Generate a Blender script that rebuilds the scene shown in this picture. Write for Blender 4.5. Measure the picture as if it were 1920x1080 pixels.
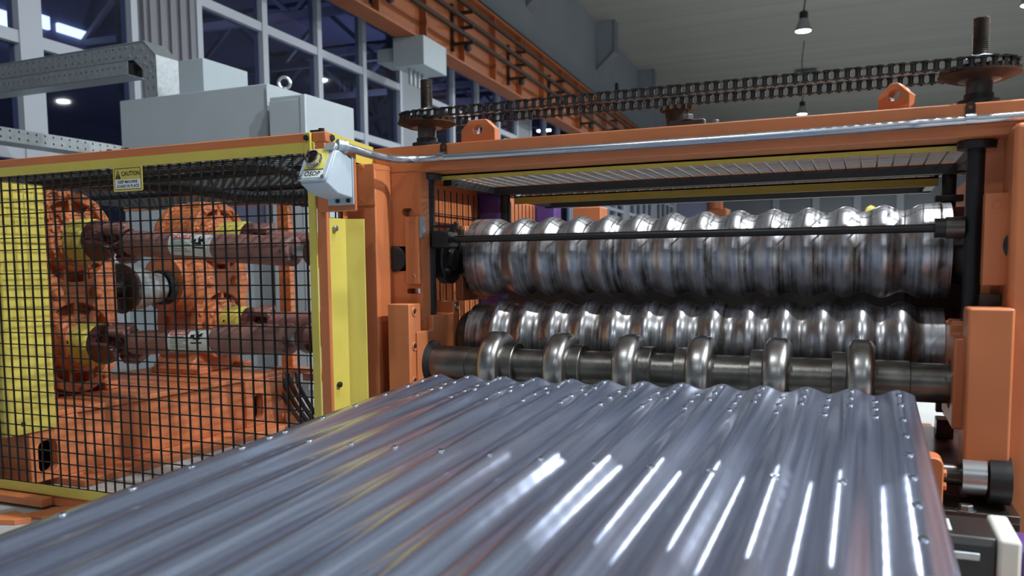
import bpy, bmesh, math, random
from mathutils import Vector, Matrix
random.seed(7)
PI = math.pi
for o in list(bpy.data.objects):
    bpy.data.objects.remove(o)
SC = bpy.context.scene
COL = SC.collection

# ------------------------------------------------------------------ camera
F, YAW, PIT, ROL = 1550.67, .4049, .0866, -.0093
CAM = Vector((1.1277, -2.5877, .8465))
_r = Vector((math.cos(YAW), math.sin(YAW), 0)); _f = Vector((-math.sin(YAW), math.cos(YAW), 0)); _u = Vector((0, 0, 1))
_f2 = _f*math.cos(PIT) - _u*math.sin(PIT); _u2 = _u*math.cos(PIT) + _f*math.sin(PIT)
_r2 = _r*math.cos(ROL) + _u2*math.sin(ROL); _u3 = _u2*math.cos(ROL) - _r*math.sin(ROL)
cd = bpy.data.cameras.new('camera'); co = bpy.data.objects.new('camera', cd); COL.objects.link(co)
co.matrix_world = Matrix((( _r2.x, _u3.x, -_f2.x, CAM.x), (_r2.y, _u3.y, -_f2.y, CAM.y), (_r2.z, _u3.z, -_f2.z, CAM.z), (0, 0, 0, 1)))
cd.sensor_fit = 'HORIZONTAL'; cd.sensor_width = 36; cd.lens = F/1920*36; cd.shift_y = 100/1920; cd.clip_start = .05; cd.clip_end = 300
cd.dof.use_dof = True; cd.dof.focus_distance = 2.75; cd.dof.aperture_fstop = 4.0
SC.camera = co

def at(px, py, X=None, Y=None, Z=None):
    """the point of the photograph's ray through a pixel on the plane X=, Y= or Z="""
    d = _r2*((px-960)/F) - _u3*((py-640)/F) + _f2
    if X is not None: t = (X-CAM.x)/d.x
    elif Y is not None: t = (Y-CAM.y)/d.y
    else: t = (Z-CAM.z)/d.z
    return CAM + d*t

# ------------------------------------------------------------------ world, light, exposure
w = bpy.data.worlds.new('world'); SC.world = w; w.use_nodes = True
w.node_tree.nodes['Background'].inputs[0].default_value = (.74, .87, 1, 1)
w.node_tree.nodes['Background'].inputs[1].default_value = .105
SC.view_settings.view_transform = 'Standard'; SC.view_settings.look = 'None'
SC.view_settings.gamma = 1; SC.view_settings.use_curve_mapping = False
SC.view_settings.exposure = 0.0
SC.cycles.max_bounces = 6; SC.cycles.sample_clamp_indirect = 4.0
LAMP_W = 420
LAMP_Z = 6.75
LAMPS = [(6.2, -.5, 2.5), (1.6, .25, .6), (4.4, 4.5, .3), (4.4, -4, .22), (-.5, -4, .22), (-.5, -12, .25), (4.4, -12, .25), (-.5, 12, .8), (4.4, 12, 1.1), (9.4, 12, 1), (-.5, 20, 1), (4.4, 20, 1), (9.4, 20, 1), (-1.35, 32, 1),
         (-.5, 46, 1), (4.4, 46, 1), (11.5, 34, 1), (9.4, -4, .15)]
for i, (x, y, k) in enumerate(LAMPS):
    l = bpy.data.lights.new('hall_lamp_light', 'AREA'); l.shape = 'DISK'; l.size = .36 if y > 2 else .15; l.energy = LAMP_W*k; l.color = (.93, .97, 1)
    lo = bpy.data.objects.new('hall_lamp_light', l); COL.objects.link(lo); lo.location = (x, y, LAMP_Z-.015)

# ------------------------------------------------------------------ materials
def lin(*c):
    return tuple(((v/255)/12.92 if v/255 <= .04045 else ((v/255+.055)/1.055)**2.4) for v in c) + (1,)
def mat(name, c, rough=.5, metal=0., nscale=0, var=.15, bump=0., bscale=None, stretch=(1, 1, 1), rvar=.0, c2=None, spec=None, emit=None, coat=0, detail=6):
    m = bpy.data.materials.new(name); m.use_nodes = True
    nt = m.node_tree; b = nt.nodes['Principled BSDF']
    b.inputs['Base Color'].default_value = c; b.inputs['Roughness'].default_value = rough; b.inputs['Metallic'].default_value = metal
    if spec is not None: b.inputs['Specular IOR Level'].default_value = spec
    if coat: b.inputs['Coat Weight'].default_value = coat; b.inputs['Coat Roughness'].default_value = .2
    if emit: b.inputs['Emission Color'].default_value = c; b.inputs['Emission Strength'].default_value = emit
    if nscale:
        tc = nt.nodes.new('ShaderNodeTexCoord'); mp = nt.nodes.new('ShaderNodeMapping'); mp.inputs['Scale'].default_value = stretch
        nz = nt.nodes.new('ShaderNodeTexNoise'); nz.inputs['Scale'].default_value = nscale; nz.inputs['Detail'].default_value = detail
        nt.links.new(tc.outputs['Object'], mp.inputs[0]); nt.links.new(mp.outputs[0], nz.inputs['Vector'])
        rp = nt.nodes.new('ShaderNodeValToRGB'); rp.color_ramp.elements[0].position = .3; rp.color_ramp.elements[1].position = .7
        lo_ = c2 if c2 else tuple(v*(1-var) for v in c[:3])+(1,)
        hi_ = c if c2 else tuple(min(1, v*(1+var)) for v in c[:3])+(1,)
        rp.color_ramp.elements[0].color = lo_; rp.color_ramp.elements[1].color = hi_
        nt.links.new(nz.outputs['Fac'], rp.inputs[0]); nt.links.new(rp.outputs[0], b.inputs['Base Color'])
        if rvar:
            mr = nt.nodes.new('ShaderNodeMapRange'); mr.inputs['To Min'].default_value = max(.03, rough-rvar); mr.inputs['To Max'].default_value = rough+rvar
            nt.links.new(nz.outputs['Fac'], mr.inputs[0]); nt.links.new(mr.outputs[0], b.inputs['Roughness'])
        if bump:
            bp = nt.nodes.new('ShaderNodeBump'); bp.inputs['Strength'].default_value = bump; bp.inputs['Distance'].default_value = .003
            n2 = nz
            if bscale:
                n2 = nt.nodes.new('ShaderNodeTexNoise'); n2.inputs['Scale'].default_value = bscale; n2.inputs['Detail'].default_value = 4
                nt.links.new(mp.outputs[0], n2.inputs['Vector'])
            nt.links.new(n2.outputs['Fac'], bp.inputs['Height']); nt.links.new(bp.outputs[0], b.inputs['Normal'])
    return m

M = {}
M['orange'] = mat('orange_paint', lin(192, 114, 70), .42, nscale=5, var=.08, bump=.06, bscale=90)
M['orange_cast'] = mat('orange_cast_iron', lin(190, 113, 70), .5, nscale=9, var=.14, bump=.25, bscale=40)
M['orange_crane'] = mat('orange_crane_paint', lin(156, 86, 44), .5, nscale=1.2, var=.15)
M['yellow'] = mat('yellow_paint', lin(202, 186, 86), .42, nscale=6, var=.07, bump=.05, bscale=80)
M['lime'] = mat('pale_yellow_paint', lin(206, 196, 96), .45, nscale=14, var=.12, bump=.08, bscale=60)
M['cabinet'] = mat('grey_cabinet_paint', lin(168, 180, 186), .5, nscale=4, var=.03, bump=.03, bscale=150)
M['box_grey'] = mat('grey_enamel', lin(176, 190, 198), .35, nscale=8, var=.03)
M['maroon'] = mat('dusty_maroon_paint', lin(140, 102, 96), .55, nscale=12, var=.2, bump=.1, bscale=60)
M['maroon_dark'] = mat('greasy_maroon_paint', lin(86, 50, 46), .3, nscale=18, var=.35, bump=.3, bscale=50)
M['black'] = mat('black_paint', lin(24, 24, 26), .4, nscale=10, var=.2)
M['wire'] = mat('black_wire_coating', lin(20, 20, 20), .5)
M['rubber'] = mat('black_rubber', lin(28, 28, 30), .45, nscale=10, var=.2)
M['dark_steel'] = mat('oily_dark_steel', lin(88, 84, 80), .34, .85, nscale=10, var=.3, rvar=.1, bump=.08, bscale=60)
M['shaft'] = mat('oiled_shaft_steel', lin(112, 110, 106), .33, .9, nscale=14, var=.4, rvar=.1, bump=.12, bscale=120)
M['bolt'] = mat('zinc_bolt_steel', lin(150, 150, 152), .35, .9)
M['rust'] = mat('rusty_steel', lin(74, 48, 33), .65, .4, nscale=30, var=.5, bump=.2, c2=lin(36, 27, 22))
M['chain'] = mat('oiled_chain_steel', lin(70, 68, 66), .35, .85, nscale=40, var=.4)
M['pipe'] = mat('galvanised_conduit', lin(196, 204, 214), .28, .92, nscale=25, var=.15, rvar=.08, stretch=(.2, 1, 1))
M['galv'] = mat('galvanised_tray', lin(172, 180, 184), .42, .6, nscale=30, var=.12)
M['chrome'] = mat('chrome', lin(222, 222, 224), .12, 1.)
M['silver'] = mat('bright_spline_steel', lin(196, 200, 204), .3, .9)
M['concrete'] = mat('sealed_concrete', lin(172, 175, 174), .45, nscale=1.6, var=.22, bump=.05, bscale=40)
M['wall'] = mat('grey_wall_cladding', lin(142, 148, 157), .6, nscale=.6, var=.06)
M['ceil'] = mat('grey_ceiling_sheet', lin(162, 160, 152), .55, nscale=1.5, var=.10, stretch=(.05, 1.2, 1))
M['pilaster'] = mat('grey_ribbed_cladding', lin(122, 122, 132), .5, nscale=2, var=.05)
M['frame'] = mat('white_window_frame', lin(176, 184, 196), .4)
M['purple'] = mat('purple_machine_paint', lin(84, 62, 128), .3, nscale=20, var=.2, bump=.15, bscale=70)
M['white'] = mat('white_label', lin(214, 222, 220), .5)
M['ink'] = mat('black_ink', lin(18, 18, 20), .6)
M['red_ink'] = mat('red_ink', lin(190, 60, 56), .6)
M['pale_ink'] = mat('pale_print', lin(238, 226, 224), .6)
M['grey_ink'] = mat('grey_print', lin(120, 132, 132), .6)
M['truss'] = mat('dark_truss_paint', lin(120, 124, 140), .6)
M['void'] = mat('recess_shade', lin(8, 8, 9), .8)  # near-black colour standing in for shade inside holes and recesses
M['lampglass'] = mat('lamp_glass', (.95, .98, 1, 1), .3, emit=14)
M['lampshade'] = mat('aluminium_lamp_shade', lin(160, 158, 166), .4, .6)
M['daylight'] = mat('lit_roof_window', (.75, .88, 1, 1), .5, emit=3.0)
M['motor'] = mat('black_motor_paint', lin(30, 30, 32), .4, nscale=20, var=.2)
M['cap'] = mat('pale_grey_plastic', lin(206, 206, 196), .45)
M['plastic_black'] = mat('black_plastic', lin(30, 20, 22), .25)
M['mesh_light'] = mat('galvanised_wire', lin(150, 156, 156), .4, .6)
M['dark_panel'] = mat('dark_hall_panel', lin(104, 108, 134), .8)

def glass_mat():
    m = bpy.data.materials.new('window_glass'); m.use_nodes = True; nt = m.node_tree; nt.nodes.clear()
    o = nt.nodes.new('ShaderNodeOutputMaterial'); mx = nt.nodes.new('ShaderNodeMixShader'); t = nt.nodes.new('ShaderNodeBsdfTransparent'); g = nt.nodes.new('ShaderNodeBsdfGlossy')
    fr = nt.nodes.new('ShaderNodeFresnel'); fr.inputs[0].default_value = 1.5
    t.inputs[0].default_value = lin(208, 213, 232); g.inputs[1].default_value = .02
    ge = nt.nodes.new('ShaderNodeNewGeometry'); iv = nt.nodes.new('ShaderNodeMath'); iv.operation = 'SUBTRACT'; iv.inputs[0].default_value = 1; nt.links.new(ge.outputs['Backfacing'], iv.inputs[1]); mu = nt.nodes.new('ShaderNodeMath'); mu.operation = 'MULTIPLY'; nt.links.new(fr.outputs[0], mu.inputs[0]); nt.links.new(iv.outputs[0], mu.inputs[1]); nt.links.new(mu.outputs[0], mx.inputs[0]); nt.links.new(t.outputs[0], mx.inputs[1]); nt.links.new(g.outputs[0], mx.inputs[2]); nt.links.new(mx.outputs[0], o.inputs[0])
    return m
M['glass'] = glass_mat()

def roller_mat(name, base, dark, pitch, off, ro=0):
    """turned steel with polished bands and dull, oil-stained bands round the roller"""
    m = bpy.data.materials.new(name); m.use_nodes = True; nt = m.node_tree; b = nt.nodes['Principled BSDF']
    b.inputs['Metallic'].default_value = 1
    N = nt.nodes.new; L = nt.links.new
    tc = N('ShaderNodeTexCoord'); mp = N('ShaderNodeMapping'); mp.inputs['Scale'].default_value = (70, 2.2, 2.2)
    L(tc.outputs['Object'], mp.inputs[0])
    n1 = N('ShaderNodeTexNoise'); n1.inputs['Scale'].default_value = 1.4; n1.inputs['Detail'].default_value = 5; L(mp.outputs[0], n1.inputs[0])
    mp2 = N('ShaderNodeMapping'); mp2.inputs['Scale'].default_value = (20, 9, 9); L(tc.outputs['Object'], mp2.inputs[0])
    n2 = N('ShaderNodeTexNoise'); n2.inputs['Scale'].default_value = 2.2; n2.inputs['Detail'].default_value = 7; L(mp2.outputs[0], n2.inputs[0])
    sx = N('ShaderNodeSeparateXYZ'); L(tc.outputs['Object'], sx.inputs[0])
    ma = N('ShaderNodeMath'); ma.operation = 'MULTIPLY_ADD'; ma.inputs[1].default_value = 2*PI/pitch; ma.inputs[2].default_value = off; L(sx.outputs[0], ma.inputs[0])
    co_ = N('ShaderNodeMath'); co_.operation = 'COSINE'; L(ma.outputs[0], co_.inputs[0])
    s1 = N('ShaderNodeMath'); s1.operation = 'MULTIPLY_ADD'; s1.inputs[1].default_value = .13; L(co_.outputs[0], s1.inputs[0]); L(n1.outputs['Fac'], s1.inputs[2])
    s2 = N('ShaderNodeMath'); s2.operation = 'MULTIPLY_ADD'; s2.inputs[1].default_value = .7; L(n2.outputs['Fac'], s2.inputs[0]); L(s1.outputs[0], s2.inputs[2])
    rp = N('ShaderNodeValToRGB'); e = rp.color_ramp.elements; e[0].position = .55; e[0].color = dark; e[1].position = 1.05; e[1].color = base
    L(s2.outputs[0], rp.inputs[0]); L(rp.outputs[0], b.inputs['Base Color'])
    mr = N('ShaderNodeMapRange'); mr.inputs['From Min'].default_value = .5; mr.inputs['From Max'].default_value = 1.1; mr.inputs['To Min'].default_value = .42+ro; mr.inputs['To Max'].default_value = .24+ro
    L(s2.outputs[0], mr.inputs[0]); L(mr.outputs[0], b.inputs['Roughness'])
    bp = N('ShaderNodeBump'); bp.inputs['Strength'].default_value = .12; bp.inputs['Distance'].default_value = .001; L(n1.outputs['Fac'], bp.inputs['Height']); L(bp.outputs[0], b.inputs['Normal'])
    return m
P = .1016
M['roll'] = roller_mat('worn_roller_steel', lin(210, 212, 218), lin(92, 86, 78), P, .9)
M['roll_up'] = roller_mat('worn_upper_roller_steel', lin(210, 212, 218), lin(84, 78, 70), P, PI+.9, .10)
M['ring'] = mat('polished_ring_steel', lin(168, 167, 166), .32, 1, nscale=12, var=.12, rvar=.06, stretch=(4, 1, 1))

def sheet_mat():
    m = bpy.data.materials.new('galvanised_sheet'); m.use_nodes = True; nt = m.node_tree; b = nt.nodes['Principled BSDF']
    b.inputs['Metallic'].default_value = .93
    N = nt.nodes.new; L = nt.links.new
    tc = N('ShaderNodeTexCoord')
    mp = N('ShaderNodeMapping'); mp.inputs['Scale'].default_value = (1, .35, 1); L(tc.outputs['Object'], mp.inputs[0])
    vo = N('ShaderNodeTexNoise'); vo.inputs['Scale'].default_value = 420; vo.inputs['Detail'].default_value = 2; L(mp.outputs[0], vo.inputs[0])
    mp2 = N('ShaderNodeMapping'); mp2.inputs['Scale'].default_value = (40, .5, 1); L(tc.outputs['Object'], mp2.inputs[0])
    st = N('ShaderNodeTexNoise'); st.inputs['Scale'].default_value = 2.5; st.inputs['Detail'].default_value = 4; L(mp2.outputs[0], st.inputs[0])
    a = N('ShaderNodeMath'); a.operation = 'MULTIPLY_ADD'; a.inputs[1].default_value = .35; L(vo.outputs['Fac'], a.inputs[0]); L(st.outputs['Fac'], a.inputs[2])
    rp = N('ShaderNodeValToRGB'); e = rp.color_ramp.elements; e[0].position = .40; e[0].color = lin(160, 174, 208); e[1].position = .95; e[1].color = lin(204, 217, 244)
    L(a.outputs[0], rp.inputs[0]); L(rp.outputs[0], b.inputs['Base Color'])
    mr = N('ShaderNodeMapRange'); mr.inputs['From Min'].default_value = .4; mr.inputs['From Max'].default_value = .95; mr.inputs['To Min'].default_value = .19; mr.inputs['To Max'].default_value = .26
    L(a.outputs[0], mr.inputs[0]); L(mr.outputs[0], b.inputs['Roughness'])
    bp = N('ShaderNodeBump'); bp.inputs['Strength'].default_value = .05; bp.inputs['Distance'].default_value = .0006; L(vo.outputs['Fac'], bp.inputs['Height']); L(bp.outputs[0], b.inputs['Normal'])
    return m
M['sheet'] = sheet_mat()

# ------------------------------------------------------------------ mesh helpers
class MB:
    def __init__(s): s.bm = bmesh.new()
    def box(s, x0, x1, y0, y1, z0, z1):
        v = [s.bm.verts.new((x, y, z)) for x in (x0, x1) for y in (y0, y1) for z in (z0, z1)]
        for f in ((0, 1, 3, 2), (4, 6, 7, 5), (0, 4, 5, 1), (2, 3, 7, 6), (0, 2, 6, 4), (1, 5, 7, 3)): s.bm.faces.new([v[i] for i in f])
        return s
    def bar(s, a, b, wx, h):
        """square-section bar from a to b"""
        a, b = Vector(a), Vector(b); d = (b-a).normalized(); up = Vector((0, 0, 1)) if abs(d.z) < .95 else Vector((0, 1, 0))
        r = d.cross(up).normalized(); u = r.cross(d)
        v = [s.bm.verts.new(p+r*i*wx/2+u*j*h/2) for p in (a, b) for i, j in ((-1, -1), (1, -1), (1, 1), (-1, 1))]
        for f in ((3, 2, 1, 0), (4, 5, 6, 7), (0, 1, 5, 4), (1, 2, 6, 5), (2, 3, 7, 6), (3, 0, 4, 7)): s.bm.faces.new([v[i] for i in f])
        return s
    def prism(s, pts, ax, a, b, holes=()):
        def P3(p, t):
            return {'x': (t, p[0], p[1]), 'y': (p[0], t, p[1]), 'z': (p[0], p[1], t)}[ax]
        edges = []
        for loop in [pts]+list(holes):
            vs = [s.bm.verts.new(P3(p, a)) for p in loop]
            edges += [s.bm.edges.new((vs[i], vs[(i+1) % len(vs)])) for i in range(len(vs))]
        if holes:
            g = bmesh.ops.triangle_fill(s.bm, use_beauty=True, edges=edges)
            fs = [f for f in g['geom'] if isinstance(f, bmesh.types.BMFace)]
        else:
            fs = bmesh.ops.contextual_create(s.bm, geom=edges)['faces']
        e = bmesh.ops.extrude_face_region(s.bm, geom=fs, use_keep_orig=True)
        d = {'x': (b-a, 0, 0), 'y': (0, b-a, 0), 'z': (0, 0, b-a)}[ax]
        bmesh.ops.translate(s.bm, vec=d, verts=[g for g in e['geom'] if isinstance(g, bmesh.types.BMVert)])
        return s
    def lathe(s, prof, o, d, n=32, caps=True):
        """revolve (t, r) pairs about the axis through o along d"""
        o = Vector(o); d = Vector(d).normalized(); a = d.orthogonal().normalized(); b = d.cross(a)
        rings = []
        for t, r in prof:
            rings.append([s.bm.verts.new(o+d*t+(a*math.cos(2*PI*k/n)+b*math.sin(2*PI*k/n))*r) for k in range(n)])
        for i in range(len(rings)-1):
            for k in range(n): s.bm.faces.new((rings[i][k], rings[i][(k+1) % n], rings[i+1][(k+1) % n], rings[i+1][k]))
        if caps:
            s.bm.faces.new(rings[0][::-1]); s.bm.faces.new(rings[-1])
        return s
    def cyl(s, a, b, r, n=24, r2=None):
        a, b = Vector(a), Vector(b); return s.lathe([(0, r), ((b-a).length, r if r2 is None else r2)], a, b-a, n)
    def torus(s, c, d, R, r, n=32, m=10):
        pr = [(r*math.sin(2*PI*j/m), R+r*math.cos(2*PI*j/m)) for j in range(m)]
        s.lathe(pr+[pr[0]], c, d, n, caps=False); bmesh.ops.remove_doubles(s.bm, verts=s.bm.verts, dist=1e-6); return s
    def tube(s, path, r, n=10, rf=None):
        path = [Vector(p) for p in path]; rings = []; up = None
        for i, p in enumerate(path):
            d = (path[min(i+1, len(path)-1)]-path[max(i-1, 0)]).normalized()
            if up is None: up = d.orthogonal().normalized()
            up = (up-d*up.dot(d)).normalized(); b = d.cross(up); rr = rf(i) if rf else r
            rings.append([s.bm.verts.new(p+(up*math.cos(2*PI*k/n)+b*math.sin(2*PI*k/n))*rr) for k in range(n)])
        for i in range(len(rings)-1):
            for k in range(n): s.bm.faces.new((rings[i][k], rings[i][(k+1) % n], rings[i+1][(k+1) % n], rings[i+1][k]))
        s.bm.faces.new(rings[0][::-1]); s.bm.faces.new(rings[-1]); return s
    def xf(s, m): bmesh.ops.transform(s.bm, matrix=m, verts=s.bm.verts); return s

def obj(name, mb, m, parent=None, bevel=0, smooth=True, origin=None, kind=None, label=None):
    bm = mb.bm
    bmesh.ops.recalc_face_normals(bm, faces=bm.faces)
    me = bpy.data.meshes.new(name); bm.to_mesh(me); bm.free()
    if origin is not None: me.transform(Matrix.Translation(-Vector(origin)))
    if m: me.materials.append(M[m] if isinstance(m, str) else m)
    if smooth:
        me.polygons.foreach_set('use_smooth', [True]*len(me.polygons)); me.set_sharp_from_angle(angle=math.radians(32))
    o = bpy.data.objects.new(name, me); COL.objects.link(o)
    if origin is not None: o.location = origin
    if parent: link(o, parent)
    if bevel:
        b = o.modifiers.new('bevel', 'BEVEL'); b.width = bevel; b.segments = 2; b.limit_method = 'ANGLE'; b.angle_limit = math.radians(40); b.harden_normals = False
    if kind: o['kind'] = kind
    if label: o['label'] = label
    return o
def link(o, parent):
    o.parent = parent
    if parent.type == 'EMPTY': o.matrix_parent_inverse = Matrix.Translation(-parent.location)
def thing(name, label, cat, loc=(0, 0, 0), group=None):
    o = bpy.data.objects.new(name, None); COL.objects.link(o); o.location = loc; o.empty_display_size = .05
    o['label'] = label; o['category'] = cat
    if group: o['group'] = group
    return o
def tag(o, label, cat, group=None):
    o['label'] = label; o['category'] = cat
    if group: o['group'] = group
    return o
def struct(name, mb, m, parent=None, **k):
    o = obj(name, mb, m, parent, **k)
    if not parent: o['kind'] = 'structure'
    return o
def text_mesh(s, size, bold=0., align='CENTER'):
    cu = bpy.data.curves.new('text', 'FONT'); cu.body = s; cu.size = size; cu.align_x = align; cu.align_y = 'CENTER'; cu.offset = bold; cu.resolution_u = 2
    o = bpy.data.objects.new('text', cu); COL.objects.link(o); bpy.context.view_layer.update()
    me = bpy.data.meshes.new_from_object(o.evaluated_get(bpy.context.evaluated_depsgraph_get()))
    bpy.data.objects.remove(o); bpy.data.curves.remove(cu); return me
def text_obj(name, s, size, m, mx, parent, bold=0., sx=1., align='CENTER', fn=None, kind=None):
    me = text_mesh(s, size, bold, align); me.transform(Matrix.Diagonal((sx, 1, 1, 1)))
    if fn:
        for v in me.vertices: v.co = fn(v.co.x, v.co.y)
    else: me.transform(mx)
    me.materials.clear(); me.materials.append(M[m]); o = bpy.data.objects.new(name, me); COL.objects.link(o); link(o, parent)
    if kind: o['kind'] = kind
    return o
def hexbolt(mb, c, d, r, h, washer=0):
    c = Vector(c); d = Vector(d).normalized()
    if washer: mb.lathe([(0, washer), (.002, washer)], c, d, 16)
    mb.lathe([(0, r), (h*.85, r), (h, r*.85)], c, d, 6)
def rrect(x0, x1, y0, y1, r, n=4):
    out = []
    for cx, cy, a in ((x1-r, y1-r, 0), (x0+r, y1-r, PI/2), (x0+r, y0+r, PI), (x1-r, y0+r, 1.5*PI)):
        out += [(cx+r*math.cos(a+PI/2*k/n), cy+r*math.sin(a+PI/2*k/n)) for k in range(n+1)]
    return out
def circ(cx, cy, r, n=20): return [(cx+r*math.cos(2*PI*k/n), cy+r*math.sin(2*PI*k/n)) for k in range(n)]

# ================================================================== THE HALL
struct('floor', MB().box(-14, 24, -10, 64, -.1, 0), 'concrete')
# left wall, a little askew to the machine
WD = Vector((-math.sin(.058), math.cos(.058), 0)); WN = Vector((math.cos(.058), math.sin(.058), 0))   # along the wall, into the room
WK = 1.18
CEIL = CAM.z+7.35*WK
def wp(u, d, z):
    """a point u along the wall from beside the camera, at distance d from the camera, z above camera height"""
    p = CAM - WN*d*WK + WD*u*WK; return Vector((p.x, p.y, CAM.z+z*WK))
struct('ceiling', MB().box(-14, 24, -10, 64, CEIL, CEIL+.1), 'ceil')
WM = Matrix((( WN.x, WD.x, 0, CAM.x), (WN.y, WD.y, 0, CAM.y), (0, 0, 1, CAM.z), (0, 0, 0, 1))) @ Matrix.Diagonal((WK, WK, WK, 1))    # local: x out of wall (-D on the wall), y along u, z above camera
D = 6.2
WZ0, WZ1 = .1, 3.74
wins = []
u = 1.55
UW = 4.80
GAPS = [(1.75, 6.52)] + [(7.36+5.55*k, 7.36+5.55*k+4.7) for k in range(10)]
solid = MB(); prev = -9
for a, b in GAPS:
    solid.box(-D-.25, -D, prev, a, -.85, 7.35); prev = b
    solid.box(-D-.25, -D, a, b, -.85, WZ0); solid.box(-D-.25, -D, a, b, WZ1, 7.35)
solid.box(-D-.25, -D, prev, 64, -.85, 7.35)
wl = struct('wall_left', solid.xf(WM), 'wall', smooth=False)
# ribbed cladding strips on the piers between the windows
for k, (a, b) in enumerate([(6.58, 7.30)]):
    pm = MB(); pm.box(-D, -D+.05, a, b, -.8, 3.6)
    for j in range(5): pm.box(-D+.05, -D+.075, a+.06+j*.14, a+.13+j*.14, -.8, 3.6)
    struct('trim_1', pm.xf(WM), 'pilaster', smooth=False)
# windows
rows = [WZ0, 1.0, 1.95, 2.89, WZ1]
for i, (a, b) in enumerate(GAPS):
    n = 4
    fr = MB(); t = .05
    wroot = None
    for z in (WZ0, WZ1-.08): fr.box(-D-.10, -D+.03, a, b, z, z+.08)
    for y in (a, b-.08): fr.box(-D-.10, -D+.03, y, y+.08, WZ0, WZ1)
    wroot = struct('window_%d' % (i+1), fr.xf(WM), 'frame', smooth=False)
    cols = [a+(b-a)*k/n for k in range(n+1)]
    for k in range(1, n):
        wd = .10 if i or k != 3 else .22
        obj('mullion', MB().box(-D-.10, -D+.03, cols[k]-wd/2, cols[k]+wd/2, WZ0+.08, WZ1-.08).xf(WM), 'frame', wroot, smooth=False)
    for z in rows[1:-1]:
        obj('transom', MB().box(-D-.095, -D+.02, a+.08, b-.08, z-.05, z+.05).xf(WM), 'frame', wroot, smooth=False)
    if i < 7:
        for k in range(n):
            for j in range(len(rows)-1):
                obj('pane', MB().box(-D-.045, -D-.035, cols[k]+.04, cols[k+1]-.04, rows[j]+.03, rows[j+1]-.03).xf(WM), 'glass', wroot, smooth=False)
    else:
        obj('pane', MB().box(-D-.045, -D-.035, a+.04, b-.04, WZ0+.03, WZ1-.03).xf(WM), 'glass', wroot, smooth=False)
# dim hall added behind the panes, standing in for reflections in the glass
nb = MB(); nb.box(-D-9.2, -D-9, -8, 64, -.85, 6.5)
wb = struct('wall_neighbour', nb.xf(WM), 'dark_panel', smooth=False)
struct('ceiling_neighbour', MB().box(-D-9.2, -D-.25, -8, 64, 6.4, 6.6).xf(WM), 'dark_panel', smooth=False)
struct('floor_neighbour', MB().box(-D-9.2, -D-.25, -8, 64, -.95, -.85).xf(WM), 'dark_panel', smooth=False)
for k in range(8):
    u0 = 7.5+k*3.4
    tr = thing('reflection_truss', ('nearest', 'second', 'third', 'fourth', 'fifth', 'sixth', 'seventh', 'farthest')[k]+' dim roof truss added behind the windows in place of reflected ones', 'truss', WM @ Vector((-D-.5, u0, 5.9)), 'trusses added behind the windows')
    obj('top_chord', MB().bar((-D-.6, u0, 6.2), (-D-8.8, u0, 6.2), .16, .16).xf(WM), 'truss', tr, smooth=False)
    obj('bottom_chord', MB().bar((-D-.6, u0, 5.0), (-D-8.8, u0, 5.0), .14, .14).xf(WM), 'truss', tr, smooth=False)
    for j in range(6):
        xa = -D-.8-j*1.35
        obj('web_member', MB().bar((xa, u0, 6.2 if j % 2 else 5.0), (xa-1.35, u0, 5.0 if j % 2 else 6.2), .09, .09).xf(WM), 'truss', tr, smooth=False)
WMI = WM.inverted()
for k, (px, py, ww, hh, lab) in enumerate([(4, 40, .5, .45, 'bright roof light cut by the left edge, seen through the left window'), (53, 32, .32, .22, 'upper left of the bright roof lights behind the leftmost pane'), (79, 39, .38, .26, 'right bright roof light behind the leftmost pane, near the mullion'), (53, 52, .26, .2, 'lower bright roof light behind the leftmost pane'), (140, 60, .8, .18, 'bright flat roof light right of the thick mullion')]):
    q = (WMI @ at(px, py, Z=CAM.z+3)) - (WMI @ CAM); q = q*((-D-8.9)/q.x); uu, zz = q.y-ww/2, q.z-hh/2
    o = obj('roof_light', MB().box(-D-8.98, -D-8.9, uu, uu+ww, zz, zz+hh).xf(WM), 'daylight', smooth=False)
    tag(o, lab, 'skylight', 'bright roof lights seen through the left windows')
for uu in (4, 12, 20, 30):  # unseen uplights added to brighten what shows through the panes
    l = bpy.data.lights.new('neighbour_fill_light', 'AREA'); l.shape = 'DISK'; l.size = .5; l.energy = 90; l.color = (.8, .85, 1)
    lo = bpy.data.objects.new('neighbour_fill_light', l); COL.objects.link(lo); lo.location = WM @ Vector((-D-5, uu, 3.2)); lo.rotation_euler = (PI, 0, 0)
# end wall with pale posts
struct('wall_back', MB().box(-14, 24, 58, 58.2, 0, CEIL), 'wall', smooth=False)
for k in range(9):
    o = obj('trim_%d' % (k+2), MB().box(-5+k*2.6, -4.55+k*2.6, 57.8, 58, 0, CEIL), 'frame', smooth=False); o['kind'] = 'structure'

# crane runway girder along the left wall
DB = 5.6
cg = thing('crane_girder', 'long orange crane runway girder along the left wall above the windows', 'girder', wp(12, DB, 3.43))
obj('web', MB().box(-DB-.03, -DB, -6, 62, 3.43, 4.56).xf(WM), 'orange_crane', cg, smooth=False)
obj('flange', MB().box(-DB-.2, -DB+.12, -6, 62, 3.40, 3.43).xf(WM), 'orange_crane', cg, smooth=False)
obj('flange', MB().box(-DB-.2, -DB+.12, -6, 62, 4.56, 4.60).xf(WM), 'orange_crane', cg, smooth=False)
for k in range(26):
    obj('stiffener', MB().box(-DB, -DB+.11, 7.2+k*1.45, 7.23+k*1.45, 3.43, 4.56).xf(WM), 'orange_crane', cg, smooth=False)
obj('crane_rail', MB().box(-DB-.05, -DB+.05, -6, 62, 4.60, 4.70).xf(WM), 'rust', cg, smooth=False)
cr = thing('conductor_rail', 'three dark conductor rails on brackets running along the orange girder', 'rail', wp(12, DB-.3, 3.8))
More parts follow.
